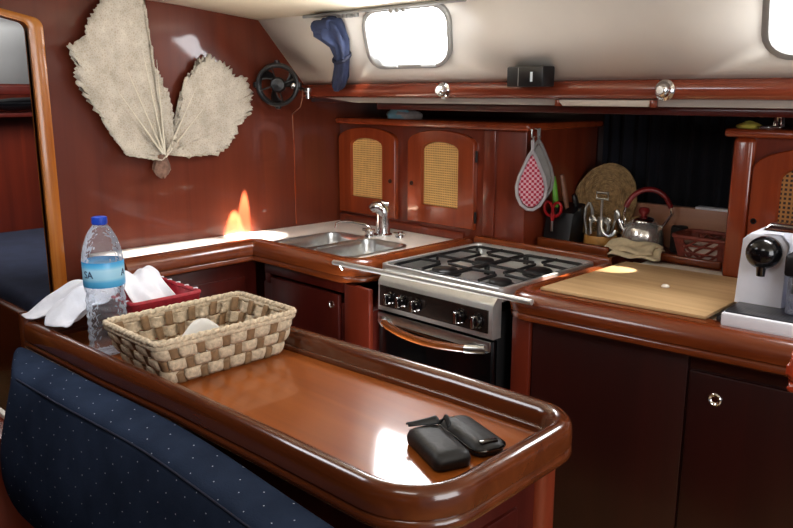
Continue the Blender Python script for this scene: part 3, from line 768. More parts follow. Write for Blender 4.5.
# curtain at the window
t = thing('window_curtain', 'navy curtain gathered and tied beside the left window', 'curtain', (-2.32, 2.02, 1.54))
bm = B(); rows = []
for v, w, dd, xo in ((.338, .030, .02, -2.275), (.322, .062, .042, -2.278), (.30, .068, .046, -2.282), (.27, .050, .038, -2.272), (.24, .038, .032, -2.266), (.19, .034, .028, -2.290), (.14, .032, .026, -2.325), (.10, .036, .03, -2.362), (.06, .038, .03, -2.398), (.03, .030, .026, -2.425), (.014, .016, .016, -2.44)):
    row = []
    for j in range(36):
        a = 2 * PI * j / 36; k = 1 + .20 * math.sin(7 * a + v * 16) + .08 * math.sin(12 * a - v * 30)
        row.append(cp(xo + w * math.cos(a) * k, v, .05 + dd * math.sin(a) * k))
    rows.append(row)
grid(bm, rows, closed_u=True, cap0=True, cap1=True); obj('fabric', bm, 'navycurt', t, smooth=70)
bm = B(); tube(bm, [cp(-2.305 + .038 * math.cos(2 * PI * j / 16), .17, .05 + .031 * math.sin(2 * PI * j / 16)) for j in range(16)], .008, 8, True); obj('tie', bm, 'navy', t)
bm = B(); tube(bm, [cp(-2.345, .30, .05), cp(-2.31, .325, .07), cp(-2.24, .328, .065)], [.018, .026, .018], 12); obj('gathered_top', bm, 'navycurt', t)
# curtain wire with gliders
t = thing('curtain_track', 'grey curtain track with plastic gliders above the left window', 'curtain track', (-2.0, 1.96, 1.79))
bm = B(); tube(bm, [cp(-2.42, .342, .02), cp(-1.62, .342, .02)], .006, 8); obj('track', bm, 'alu', t)
for x in (-2.19, -2.16, -2.13, -1.95, -1.92, -1.89):
    bm = B(); c = cp(x, .331, .022); box(bm, c.x - .009, c.y - .008, c.z - .009, c.x + .009, c.y + .008, c.z + .009, .003); obj('glider', bm, 'alu', t)

# black fan
t = thing('cabin_fan', 'black round cabin fan with ring guard in the corner of the bulkhead', 'fan', (-2.70, 2.06, 1.53))
FC = Vector((-2.655, 1.99, 1.533)); FR = .080
fd = Vector((.75, -.66, 0)).normalized(); fs = Vector((0, 0, 1)).cross(fd); fz = Vector((0, 0, 1))
def fp(a, r, d): return FC + fs * (r * math.cos(a)) + fz * (r * math.sin(a)) + fd * d
bm = B(); tube(bm, [fp(2 * PI * i / 40, FR, .02) for i in range(40)], .009, 8, True); tube(bm, [fp(2 * PI * i / 40, FR * .93, -.012) for i in range(40)], .006, 8, True)
obj('ring_guard', bm, 'black', t)
for q in range(4):
    bm = B(); a = q * PI / 2 + .3; tube(bm, [fp(a, .03, .022), fp(a, FR, .022)], .0035, 6); obj('guard_strut', bm, 'black', t)
for q in range(4):
    bm = B(); a = q * PI / 2 + PI / 2; c = fp(a, FR + .007, .01); lathe(bm, [(.001, -.012), (.012, -.01), (.013, 0), (.012, .01), (.001, .012)], c, 10); obj('guard_clip', bm, 'black', t)
bm = B(); rot = fd.to_track_quat('Z', 'Y').to_matrix().to_4x4()
lathe(bm, [(.001, -.040), (.026, -.04), (.032, -.03), (.032, .012), (.026, .022), (.001, .026)], FC, 24, rot); obj('motor_hub', bm, 'black', t)
for q in range(3):
    bm = B(); rows = []
    for i in range(6):
        r = .03 + .043 * i / 5; row = []
        for j in range(5):
            a = q * 2 * PI / 3 + (j - 2) * .17 + .1 * i; row.append(fp(a, r, .004 + .006 * (j - 2)))
        rows.append(row)
    grid(bm, rows); obj('blade', bm, 'black', t, solid=.002)
bm = B(); tube(bm, [FC - fd * .03, FC - fd * .05 + fs * .04, FC + fs * .08 - fd * .02 - fz * .01, FC + fs * .118 - fd * .0 - fz * .025], .008, 10); obj('arm', bm, 'black', t)
bm = B(); lathe(bm, [(.001, -.016), (.014, -.012), (.018, 0), (.014, .012), (.001, .016)], FC + fs * .066 + fd * .0 - fz * .005, 16); obj('switch_box', bm, 'chrome', t)
bm = B(); c = FC + fs * .122 - fz * .02; lathe(bm, [(.001, -.026), (.010, -.024), (.011, .002), (.016, .006), (.016, .018), (.001, .02)], c + fz * -.012, 16); obj('knob', bm, 'chrome', t)
bm = B(); tube(bm, [FC + fs * .10 - fz * .02, FC + fs * .10 - fz * .05, FC + fs * .09 - fz * .09, Vector((-2.712, 2.105, 1.41)), Vector((-2.714, 2.11, 1.30))], .0025, 6); obj('cord', bm, 'cord', t)

# sea fan on the bulkhead
big = [(1.473, 1.25), (1.40, 1.262), (1.332, 1.277), (1.291, 1.335), (1.247, 1.414), (1.203, 1.48), (1.172, 1.538), (1.169, 1.606), (1.152, 1.664), (1.178, 1.669), (1.21, 1.693), (1.225, 1.733), (1.274, 1.804), (1.333, 1.848), (1.437, 1.857), (1.449, 1.758), (1.459, 1.675), (1.464, 1.596), (1.489, 1.559), (1.519, 1.491), (1.533, 1.427), (1.531, 1.35), (1.512, 1.287)]
small = [(1.526, 1.286), (1.546, 1.363), (1.567, 1.465), (1.579, 1.523), (1.619, 1.574), (1.659, 1.626), (1.705, 1.64), (1.781, 1.61), (1.827, 1.558), (1.868, 1.565), (1.898, 1.504), (1.886, 1.414), (1.834, 1.381), (1.788, 1.3), (1.73, 1.262), (1.667, 1.259), (1.598, 1.256), (1.563, 1.297)]
t = thing('sea_fan', 'large dried pale sea fan coral with two lobes hung on the bulkhead', 'sea fan', (-2.735, 1.48, 1.2))
def lobe(name, pts, jag, seed):
    random.seed(seed)
    out = []; smo = []; n = len(pts)
    for i in range(n):
        a, b = Vector(pts[i]), Vector(pts[(i + 1) % n]); m = max(2, int((b - a).length / .006))
        nn = Vector((b.y - a.y, a.x - b.x)).normalized()
        for j in range(m):
            p = a.lerp(b, j / m); amp = jag if p.y > 1.40 or name == 'small_lobe' else jag * .3
            out.append(p + nn * random.uniform(-amp, amp)); smo.append(p)
    cen = Vector((1.50, 1.27)); bm = B(); rings = 16; rows = []
    for k in range(rings + 1):
        s = k / rings
        pl = [a.lerp(b, max(0, (s - .86) / .14)) for a, b in zip(smo, out)]
        rows.append([Vector((BX + .012 + .02 * s + .002 * s * math.sin(9 * math.atan2(p.y - cen.y, p.x - cen.x)), cen.x + (p.x - cen.x) * max(s, .01), cen.y + (p.y - cen.y) * max(s, .01))) for p in pl])
    grid(bm, rows, closed_u=True)
    for v in bm.verts:
        v.co.x += .003 * math.sin(v.co.y * 90 + v.co.z * 40) + random.uniform(-.001, .001)
    return obj(name, bm, 'coral', t, smooth=180, solid=.004)
lobe('large_lobe', big, .008, 3); lobe('small_lobe', small, .011, 5)
bm = B()
for a, L_ in ((-.62, .30), (-.40, .36), (-.18, .40), (-.05, .36), (.75, .25), (.5, .3)):
    pts = [(BX + .025 + .016 * s, 1.492 + math.sin(a) * L_ * s, 1.26 + math.cos(a) * L_ * s) for s in (0, .3, .6, 1)]
    tube(bm, pts, [.005, .0035, .002, .0005], 6)
obj('ribs', bm, plain('coral_rib', 'd8d0bd', .9), t)
bm = B()
rows = []
for i in range(7):
    u = i / 6; r = (.006, .030, .038, .036, .030, .024, .015)[i]
    rows.append([(BX + .02 + .014 * math.sin(2 * PI * j / 12), 1.478 + r * math.cos(2 * PI * j / 12) * (1 + .15 * math.sin(3 * j)), 1.185 + .085 * u + .006 * math.sin(j * 2.1)) for j in range(12)])
grid(bm, rows, closed_u=True, cap0=True, cap1=True); obj('holdfast', bm, plain('holdfast_brown', '75584a', .9, 0, .4, 60, .8), t, label='brown knobbly base of the coral')

# ================================================================== ITEMS ON TOP OF THE CABINETS
t = thing('cloth_bundle', 'teal and pale bundle lying on top of the left wall cabinet', 'bundle', (-2.4, 2.47, 1.394))
def blob(bm, c, rx, ry, rz, seed, wob=.18, seg=18, rg=10, flat=True):
    random.seed(seed); ph = [random.uniform(0, 6) for _ in range(4)]
    rows = []
    for i in range(rg + 1):
        a = -PI / 2 + PI * i / rg; row = []
        for j in range(seg):
            b = 2 * PI * j / seg; k = 1 + wob * (math.sin(3 * b + ph[0]) * .5 + math.sin(2 * a * 2 + ph[1]) * .4 + math.sin(5 * b + 3 * a + ph[2]) * .35)
            z = math.sin(a) * k
            if flat and z < 0: z = max(z, -.25) 
            row.append((c[0] + rx * max(.01, math.cos(a)) * math.cos(b) * k, c[1] + ry * max(.01, math.cos(a)) * math.sin(b) * k, c[2] + rz * (z + .25)))
        rows.append(row)
    grid(bm, rows, closed_u=True)
bm = B(); blob(bm, (-2.37, 2.44, 1.394), .10, .05, .03, 2); obj('pale_cloth', bm, 'palecloth', t)
bm = B(); blob(bm, (-2.37, 2.42, 1.395), .055, .035, .044, 9); obj('teal_pack', bm, 'teal', t)
bm = B(); blob(bm, (-.905, 2.425, 1.3965), .036, .022, .016, 4)
tag(obj('sponge', bm, 'yellow'), 'yellow crumpled cloth on top of the right wall cabinet', 'cloth')
t = thing('hook', 'small chrome hook standing on top of the right wall cabinet', 'hook', (-.82, 2.415, 1.396))
bm = B(); box(bm, -.865, 2.40, 1.396, -.805, 2.43, 1.406, .003); obj('base', bm, 'chrome', t)
bm = B(); tube(bm, [(-.822, 2.415, 1.404), (-.822, 2.415, 1.43), (-.815, 2.415, 1.433), (-.808, 2.415, 1.43), (-.806, 2.415, 1.404)], .006, 8); tube(bm, [(-.83, 2.415, 1.405), (-.822, 2.415, 1.458)], .003, 8); obj('hook', bm, 'chrome', t)

# ================================================================== GLOVES, KNIVES, MAT, UTENSILS, KETTLE
def potholder(name, label, x, y, z0, s, mat, edge):
    t = thing(name, label, 'pot holder', (x, y, z0), R(47))
    o_ = [(0, .13), (.014, .105), (.034, .06), (.056, .012), (.068, -.035), (.062, -.08), (.040, -.115), (.012, -.132), (-.014, -.13), (-.042, -.108), (-.060, -.07), (-.064, -.03), (-.054, .012), (-.034, .06), (-.014, .105)]
    o_ = [(a * s, b * s) for a, b in o_]
    c = (0, -.02); i_ = [(c[0] + (a - c[0]) * .86, c[1] + (b - c[1]) * .88) for a, b in o_]
    bm = B(); prism(bm, i_, 'y', -.005, .004, .002); obj('padded_panel', bm, mat, t, local=True)
    bm = B(); tube(bm, [(a, 0, b) for a, b in o_], .0075 * s, 8, True)
    tube(bm, [(0, 0, .11 * s), (-.003, 0, .17 * s), (.003, 0, .175 * s), (.002, 0, .11 * s)], .004, 6); obj('binding', bm, edge, t, local=True)
    return t
M['greycloth'] = plain('grey_cloth', '7c7a78', .9, 0, .1); M['greyedge'] = plain('grey_binding', 'aaa6aa', .9, 0, .1)
potholder('pot_holder', 'red and white checked pot holder with grey binding, hanging from a hook', -1.624, 2.340, 1.192, .83, 'gingham', 'greyedge')
potholder('pot_holder', 'plain grey pot holder hanging behind the red checked one', -1.618, 2.368, 1.226, .86, 'greycloth', 'greycloth')
for x, y, lb in ((-1.624, 2.340, 'small chrome hook holding the red checked pot holder'), (-1.618, 2.368, 'small chrome hook behind, holding the grey pot holder')):
    bm = B(); tube(bm, [(-1.636, y, 1.374), (x - .004, y, 1.372), (x - .004, y, 1.345), (x + .002, y, 1.338), (x + .008, y, 1.348)], .003, 8)
    tag(obj('wall_hook', bm, 'steel'), lb, 'hook')
# knife block
t = thing('knife_block', 'black upright knife block on the shelf behind the stove', 'knife block', (-1.60, 2.52, .9295))
bm = B(); prism(bm, [(2.465, .9295), (2.56, .9295), (2.575, 1.09), (2.49, 1.06)], 'x', -1.652, -1.535, .004); obj('block', bm, 'black', t)
def knife(label, x, y, z, mat, ln, tilt):
    k = thing('kitchen_knife', label, 'knife', (x, y, z))
    bm = B(); tube(bm, [(x, y + .01, z), (x + tilt * .3, y + .004, z + ln * .3), (x + tilt * .7, y, z + ln * .7), (x + tilt, y - .006, z + ln)], [.010, .014, .013, .011], 10, flat=.7); obj('handle', bm, mat, k)
    bm = B(); box(bm, x - .001, y + .002, z - .05, x + .001, y + .02, z + .004, 0); obj('blade', bm, 'steel', k)
knife('knife with a bright green handle in the knife block', -1.612, 2.485, 1.078, 'green', .115, -.010)
knife('knife with a dark brown wooden handle in the knife block', -1.585, 2.515, 1.075, 'knifewood', .125, -.020)
knife('knife with a black handle at the back of the knife block', -1.562, 2.550, 1.075, 'black', .05, -.008)
sct = thing('scissors', 'kitchen scissors with red loop handles in the front of the knife block', 'scissors', (-1.605, 2.463, 1.03))
for sgn, ry in ((-1, .0), (1, .004)):
    bm = B(); cx_, cz_ = -1.605 + sgn * .017, 1.075
    tube(bm, [(cx_ + .018 * math.cos(2 * PI * i / 18) + sgn * .004 * math.sin(2 * PI * i / 18), 2.457 + ry, cz_ + .026 * math.sin(2 * PI * i / 18)) for i in range(18)], .0055, 8, True)
    tube(bm, [(cx_ - sgn * .012, 2.457 + ry, cz_ - .018), (-1.605, 2.459, 1.03)], .006, 8); obj('handle', bm, 'red', sct)
bm = B(); box(bm, -1.610, 2.456, .99, -1.600, 2.460, 1.03, .001); obj('blade', bm, 'steel', sct)
# straw mat leaning
t = thing('straw_mat', 'round woven straw mat leaning against the navy curtain', 'mat', (-1.515, 2.66, .929))
rotm = Matrix.Rotation(R(72), 4, 'X') @ Matrix.Rotation(R(8), 4, 'Y')
bm = B()
cen = Vector((-1.534, 2.715, 1.084)); RM = .124
for q in range(18):
    r = RM * (q + .5) / 18
    tube(bm, [cen + rotm.to_3x3() @ Vector((r * math.cos(2 * PI * i / 48) * (1 + (.05 * max(0, -math.cos(2 * PI * i / 48 + .25)) ** 6)), r * 1.25 * math.sin(2 * PI * i / 48), .02 * (1 - r / RM) + .003 * math.sin(i * 1.3 + q))) for i in range(48)], .0048, 6, True)
obj('coiled_weave', bm, 'straw', t)
# utensil pot
t = thing('utensil_pot', 'round bamboo pot holding metal utensils', 'pot', (-1.465, 2.575, .929))
bm = B(); lathe(bm, [(.001, .93), (.056, .93), (.060, .936), (.061, .975), (.058, .981), (.053, .981), (.051, .94), (.001, .938)], (-1.465, 2.575, 0), 28); obj('body', bm, 'bamboo', t)
def utens(name, label, cat): return thing(name, label, cat, (-1.5, 2.63, .94))
t = utens('corkscrew', 'silver winged corkscrew standing in the utensil pot', 'corkscrew')
bm = B(); X, Y = -1.455, 2.555
tube(bm, [(X - .024, Y, 1.118), (X + .024, Y, 1.118), (X + .024, Y, 1.14), (X - .024, Y, 1.14)], .0045, 8, True); obj('key_handle', bm, 'steel', t)
bm = B(); tube(bm, [(X, Y, 1.118), (X, Y, 1.03)], .005, 8); tube(bm, [(X, Y, 1.05), (X, Y, .945)], .013, 10); obj('barrel', bm, 'steel', t)
for s in (-1, 1):
    bm = B(); tube(bm, [(X + s * .012, Y - .006, 1.035), (X + s * .03, Y - .008, 1.042), (X + s * .038, Y - .01, 1.02), (X + s * .034, Y - .01, .985)], [.006, .007, .006, .005], 8)
    tube(bm, [(X + s * .032 + .011 * math.cos(2 * PI * i / 14), Y - .009, 1.04 + .011 * math.sin(2 * PI * i / 14)) for i in range(14)], .004, 6, True); obj('lever_arm', bm, 'steel', t)
t = utens('tongs', 'silver tongs with looped handles at the left of the utensil pot', 'tongs')
for s in (-1, 1):
    bm = B(); X = -1.508
    tube(bm, [(X + s * .003, 2.555, .95), (X + s * .008, 2.555, 1.0), (X + s * .017, 2.555, 1.04), (X + s * .014, 2.555, 1.075), (X + s * .002, 2.555, 1.10)], [.005, .005, .006, .006, .004], 8); obj('arm', bm, 'steel', t)
t = utens('bottle_opener', 'curved silver bottle opener hooked over the rim of the utensil pot', 'opener')
bm = B(); tube(bm, [(-1.44, 2.535, 1.04), (-1.433, 2.525, 1.015), (-1.42, 2.52, .997), (-1.40, 2.52, .989), (-1.383, 2.522, .997), (-1.377, 2.527, 1.013)], .0065, 8); obj('blade', bm, 'steel', t)
t = utens('teaspoon', 'dark metal spoon at the right of the utensil pot', 'spoon')
bm = B(); tube(bm, [(-1.435, 2.585, .95), (-1.415, 2.59, 1.05)], .004, 8); obj('handle', bm, 'steel', t)
bm = B(); blob(bm, (-1.412, 2.591, 1.052), .012, .006, .022, 3, .03, 12, 8, False); obj('bowl', bm, 'steel', t)
# kettle
KX, KY, KZ = -1.340, 2.66, .9295
t = thing('kettle', 'shiny steel kettle with a dark red arched handle on the back shelf', 'kettle', (KX, KY, KZ))
bm = B(); lathe(bm, [(.001, 0), (.066, 0), (.073, .006), (.077, .025), (.078, .045), (.072, .078), (.062, .096), (.048, .106), (.046, .108)], (KX, KY, KZ), 36); obj('body', bm, 'kettle', t, smooth=60)
bm = B(); lathe(bm, [(.047, .106), (.046, .113), (.036, .121), (.015, .126), (.001, .127)], (KX, KY, KZ), 28); l = obj('lid', bm, 'chrome', t, smooth=60)
bm = B(); lathe(bm, [(.001, .125), (.010, .126), (.011, .131), (.018, .137), (.021, .147), (.016, .157), (.001, .160)], (KX, KY, KZ), 20); obj('lid_knob', bm, 'kred', l)
sp = Vector((-.72, -.45, 0)).normalized(); 
bm = B(); c0 = Vector((KX, KY, KZ)); tube(bm, [c0 + sp * .055 + Vector((0, 0, .055)), c0 + sp * .078 + Vector((0, 0, .08)), c0 + sp * .092 + Vector((0, 0, .112)), c0 + sp * .098 + Vector((0, 0, .145))], [.022, .016, .012, .011], 12); obj('spout', bm, 'chrome', t)
hd = Vector((.83, .56, 0)).normalized()
hp = [c0 + hd * (.014 - .086 * math.cos(a)) + Vector((0, 0, .10 + .125 * math.sin(a) ** .8)) for a in [PI * i / 16 for i in range(17)]]
bm = B(); tube(bm, hp[2:-2], .0085, 10, flat=1.2); h = obj('handle', bm, 'kred', t)
bm = B(); tube(bm, [hp[2], hp[1], c0 - hd * .066 + Vector((0, 0, .085))], .005, 8); obj('handle_bracket', bm, 'chrome', h)
bm = B(); tube(bm, [hp[-3], hp[-2], c0 + hd * .068 + Vector((0, 0, .085))], .005, 8); obj('handle_bracket', bm, 'chrome', h)
bm = B(); lathe(bm, [(.001, 0), (.028, 0), (.031, .01), (.031, .085), (.027, .095), (.001, .097)], (-1.222, 2.712, KZ), 20)
tag(obj('dark_jar', bm, 'gap'), 'dark jar half hidden behind the kettle', 'jar')
# wicker basket
t = thing('wicker_basket', 'small red-brown lattice basket on the back shelf near the right cabinet', 'basket', (-1.09, 2.66, .929))
bm = B()
def bp(u, v):  # u 0..1 round, v 0..1 up
    L_ = rrect(-1.165 - .022 * v, 2.575 - .012 * v, -.985 + .016 * v, 2.70 + .016 * v, .035, 5)
    k = u * len(L_); i = int(k) % len(L_); f = k - int(k); a, b = L_[i], L_[(i + 1) % len(L_)]
    return Vector((a[0] + (b[0] - a[0]) * f, a[1] + (b[1] - a[1]) * f, .931 + .083 * v))
for q in range(64):
    u = q / 64
    tube(bm, [bp(u, 0), bp(u + .02, .5), bp(u + .04, 1)], .0046, 5, caps=False); tube(bm, [bp(u, 0), bp(u - .02, .5), bp(u - .04, 1)], .0046, 5, caps=False)
obj('lattice', bm, 'basketred', t)
bm = B()
for v in (.0, .35, .68): tube(bm, [bp(i / 48, v) for i in range(48)], .004, 6, True)
obj('hoop', bm, 'basketred', t)
bm = B(); tube(bm, [bp(i / 48, 1) for i in range(48)], .008, 8, True); obj('rim', bm, 'basketred', t)
bm = B(); prism(bm, rrect(-1.165, 2.575, -.985, 2.70, .035, 5), 'z', .930, .936); obj('base', bm, 'basketred', t)
bm = B(); rows = [[bp(i / 40, v) + (Vector((-1.075, 2.637, .97)) - bp(i / 40, v)) * .06 for i in range(40)] for v in (.05, .4, .72)]
grid(bm, rows, closed_u=True); obj('pale_liner', bm, 'liner', t, label='pale lining showing through the lattice')
# towel
t = thing('folded_towel', 'folded beige dish towel lying at the back of the cutting board', 'towel', (-1.275, 2.47, .943))
def towel_layer(name, x0, y0, ln, wd, zb, th, rot, ph):
    bm = B(); top = []; ca_, sa_ = math.cos(rot), math.sin(rot)
    for i in range(25):
        u = i / 24; row = []
        for j in range(17):
            v = j / 16
            eu = min(u, 1 - u) * ln; ev = min(v, 1 - v) * wd; e = min(1, min(eu, ev) / .012)
            lx = ln * u + .006 * math.sin(v * 6 + ph); ly = wd * v + .008 * math.sin(u * 5 + ph)
            x = x0 + lx * ca_ - ly * sa_; y = y0 + lx * sa_ + ly * ca_
            base = zb + max(0, min(1, (y - 2.475) / .035)) * .017
            row.append((x, y, base + th * (.35 + .65 * math.sqrt(1 - (1 - e) ** 2)) + .0035 * math.sin(u * 11 + v * 4 + ph) + .003 * math.sin(v * 9 - u * 5 + ph)))
        top.append(row)
    grid(bm, top); obj(name, bm, 'beige', t, smooth=180, solid=.006, sub=1)
towel_layer('lower_fold', -1.345, 2.415, .175, .10, .941, .012, .10, 0)
towel_layer('top_fold', -1.385, 2.445, .185, .085, .953, .014, .02, 2.1)

# ================================================================== COFFEE MACHINE
t = thing('coffee_machine', 'white and black capsule coffee machine on the right worktop', 'coffee machine', (-.610, 2.042, .9315), R(4))
LC = lambda n, a, mat, par=None, **k: obj(n, a, mat, par or t, local=True, **k)
bm = B(); box(bm, -.15, -.115, .001, .19, .17, .016, .005); LC('base_plate', bm, 'black')
bm = B(); box(bm, -.128, -.148, .002, .20, -.02, .036, .005); LC('drip_tray', bm, 'grey')
bm = B(); box(bm, -.122, -.138, .036, .195, -.022, .040, .001); LC('drip_grid', bm, 'driptop')
bm = B(); prism(bm, [(-.135, .036), (-.02, .036), (-.02, .2), (-.04, .222), (-.11, .222), (-.128, .205)], 'y', -.03, .16, .004); LC('front_body', bm, 'grey')
bm = B(); box(bm, -.02, .03, .01, .20, .165, .16, .006); LC('rear_body', bm, 'black')
bm = B(); box(bm, -.01, -.09, .135, .20, .10, .19, .008); LC('upper_housing', bm, 'black')
bm = B(); lathe(bm, [(.001, -.01), (.032, -.01), (.038, .005), (.041, .026), (.039, .046), (.030, .060), (.015, .068), (.001, .069)], (-.066, -.03, .182), 32, Matrix.Rotation(R(90), 4, 'X')); LC('brew_head', bm, 'headblack', smooth=180)
bm = B(); lathe(bm, [(.010, 0), (.012, .02), (.020, .035)], (-.066, -.070, .124), 16); LC('coffee_spout', bm, 'gloss')
bm = B(); prism(bm, [(-.075, .236), (.20, .236), (.20, .252), (-.06, .256)], 'y', -.06, -.01, .005); LC('lever', bm, 'chrome')
bm = B(); box(bm, .0, -.06, .19, .2, .11, .226, .006); LC('top_cover', bm, 'black')
bm = B(); box(bm, .0, -.085, .041, .20, .025, .134, .006); LC('milk_jug', bm, 'tank', label='clear milk container')
bm = B(); tube(bm, [(.015, -.06, .132), (.015, -.06, .09)], .010, 10); LC('milk_spout', bm, 'black')

# ================================================================== ON THE ISLAND
# two glasses cases
t = thing('glasses_case', 'black leather glasses case with an open flap, nearer of the two', 'glasses case', (-.84, .955, .872), R(-23))
bm = B(); rows = []
for z, g in ((.0005, .006), (.004, .001), (.016, 0), (.026, .003), (.031, .010), (.0325, .02)):
    rows.append([(x, y, z) for x, y in rrect(-.068 + g, -.036 + g, .068 - g, .036 - g, .014)])
grid(bm, rows, closed_u=True, cap0=True, cap1=True); LG = lambda n, a, mat, par, **k: obj(n, a, mat, par, local=True, **k)
LG('body', bm, 'leather', t, smooth=60)
bm = B(); rows = []
for i in range(8):
    u = i / 7; rows.append([(-.062 - .012 * u + .002 * j, -.030 + .060 * j / 6 - (0 if j < 6 else .006 * u), .0325 + .004 * math.sin(PI * u) + .012 * u * (j / 6)) for j in range(7)])
grid(bm, rows); LG('flap', bm, 'leather', t, solid=.003)
bm = B(); rows = [[(-.052 + .03 * i / 6, .030 + .002 * j, .034 + .012 * math.sin(PI * i / 6) + .003 * j) for j in range(4)] for i in range(7)]
grid(bm, rows); LG('strap', bm, 'leather', t, solid=.003)
t = thing('glasses_case', 'black glossy curved glasses case, farther of the two', 'glasses case', (-.835, 1.040, .872), R(-19))
bm = B(); rows = []
for z, g in ((.0005, .008), (.004, .001), (.012, 0), (.019, .004), (.023, .012), (.0245, .02)):
    rows.append([(x, y, z + .003 * math.cos(x * 20)) for x, y in rrect(-.075 + g, -.034 + g, .075 - g, .034 - g, .020)])
grid(bm, rows, closed_u=True, cap0=True, cap1=True); LG('body', bm, 'leather', t, smooth=60)
bm = B(); tube(bm, [(x, y, .0145) for x, y in rrect(-.0755, -.0345, .0755, .0345, .0205)], .0022, 6, True); LG('seam_welt', bm, 'gloss', t)
bm = B(); box(bm, .052, -.018, .0205, .066, .018, .0265, .003); LG('end_tab', bm, 'gloss', t)

# tan basket
BXC = (-1.589, .943)
t = thing('woven_basket', 'rectangular tan woven basket with brown slats on the island counter', 'basket', (BXC[0], BXC[1], .872))
hx0, hy0, hx1, hy1 = .110, .150, .126, .191
HB_ = .106
def bk(u, v, off=0):
    a, b = hx0 + (hx1 - hx0) * v + off, hy0 + (hy1 - hy0) * v + off
    L_ = rrect(BXC[0] - a, BXC[1] - b, BXC[0] + a, BXC[1] + b, .02 + off, 4)
    # arc length parametrisation
    ds = [math.dist(L_[i], L_[(i + 1) % len(L_)]) for i in range(len(L_))]; tot = sum(ds); d = (u % 1) * tot
    for i, s in enumerate(ds):
        if d <= s: break
        d -= s
    f = d / s if s else 0; p, q = L_[i], L_[(i + 1) % len(L_)]
    return Vector((p[0] + (q[0] - p[0]) * f, p[1] + (q[1] - p[1]) * f, .8735 + HB_ * v))
NS = 36
for rI, (v0, v1) in enumerate(((.03, .29), (.31, .56), (.58, .82))):
    bm = B(); rows = []
    m = NS * 6
    for k in range(5):
        v = v0 + (v1 - v0) * k / 4; bulge = .0035 * math.sin(PI * k / 4)
        row = []
        for i in range(m):
            u = i / m; w = math.sin(PI * u * NS + (PI if rI % 2 else 0))
            row.append(bk(u, v, .0055 * max(-1, min(1, 1.8 * (w + .42))) + bulge))
        rows.append(row)
    grid(bm, rows, closed_u=True); obj('woven_band', bm, 'twine', t, smooth=180, solid=.004)
bm = B()
for i in range(NS):
    u = (i + .5) / NS; s = 1 if i % 2 == 0 else -1
    dv = .0055 / 1
    rows = []
    for k in range(13):
        v = .9 * k / 12; rI = 0 if v < .3 else (1 if v < .57 else 2)
        ph = -1 if ((i + rI) % 2 == 0) else 1
        rows.append([bk(u + e * .0085, v, ph * .0050) for e in (-1, 0, 1)])
    grid(bm, rows)
obj('slats', bm, 'stake', t, solid=.002)
bm = B()
tube(bm, [bk(i / 120, .96) + Vector((0, 0, .0015 * math.sin(i * 1.6))) for i in range(120)], .0065, 8, True)
for ph in (0, PI):
    tube(bm, [bk(i / 240, .96, .005 * math.cos(i * .9 + ph)) + Vector((0, 0, .005 * math.sin(i * .9 + ph))) for i in range(240)], .0036, 6, True)
tube(bm, [bk(i / 120, .87, .002) for i in range(120)], .007, 8, True)
obj('braided_rim', bm, 'twine', t, smooth=180)
bm = B(); prism(bm, rrect(BXC[0] - hx0, BXC[1] - hy0, BXC[0] + hx0, BXC[1] + hy0, .02, 4), 'z', .873, .879); obj('base', bm, 'stake', t)
bm = B(); rows = []
for i in range(9):
    row = []
    for j in range(9):
        x = -1.655 + .015 * i; y = .885 + .016 * j
        row.append((x + .004 * math.sin(j), y + .004 * math.sin(i * 1.3), .889 + .088 * math.exp(-((i - 2.5 - j * .3) / 2.0) ** 2 - ((j - 4) / 3.6) ** 2) + .004 * math.sin(i * 2 + j)))
    rows.append(row)
grid(bm, rows); tag(obj('paper_napkin', bm, 'paper', solid=.002, sub=1, smooth=30), 'crumpled white paper napkin inside the tan woven basket', 'napkin')

# red basket with cloth
RX0, RX1, RY0, RY1, RZ = -1.985, -1.752, .85, 1.045, .988
t = thing('red_basket', 'red woven rectangular basket lined with a white cloth', 'basket', (-1.87, .95, .872))
bm = B(); rows = []
for z, g in ((.873, .022), (.93, .01), (RZ, 0), (RZ, .006), (.93, .016), (.879, .028)):
    rows.append([(x, y, z) for x, y in rrect(RX0 + g, RY0 + g, RX1 - g, RY1 - g, .012, 3)])
grid(bm, rows, closed_u=True, cap0=True, cap1=True); obj('body', bm, 'berry', t, smooth=50)
bm = B(); lp = rrect(RX0 + .003, RY0 + .003, RX1 - .003, RY1 - .003, .012, 4)
tube(bm, [(x, y, RZ) for x, y in lp], .006, 8, True); obj('rim', bm, 'berry', t)
bm = B()
for x in [RX0 + .02 + .045 * i for i in range(5)]:
    for y in (RY0, RY1): box(bm, x - .003, y - .006, RZ - .004, x + .003, y + .006, RZ + .0066, .001)
obj('stitches', bm, 'whitecloth', t)
t = thing('white_cloth', 'white cotton cloth draped over the left side of the red basket', 'cloth', (-1.95, .86, .9))
bm = B(); rows = []
def pw(pts, v):
    for (a, p), (b, q) in zip(pts, pts[1:]):
        if v <= b: f = (v - a) / (b - a); return Vector(p).lerp(Vector(q), f)
    return Vector(pts[-1][1])
inn_ = [(0, (-1.975, .99, 1.001)), (.3, (-1.972, .90, 1.008)), (.45, (-1.965, .865, 1.016)), (.7, (-1.92, .868, 1.016)), (1, (-1.858, .872, 1.006))]
mid_ = [(0, (-2.03, .97, .998)), (.3, (-2.035, .86, 1.0)), (.45, (-2.015, .80, 1.0)), (.7, (-1.945, .79, 1.004)), (1, (-1.868, .80, .99))]
out_ = [(0, (-2.075, .95, .915)), (.3, (-2.095, .76, .915)), (.40, (-2.09, .70, .920)), (.50, (-2.035, .695, .932)), (.60, (-1.99, .735, .936)), (.74, (-1.935, .70, .934)), (.88, (-1.885, .722, .936)), (1, (-1.865, .742, .932))]
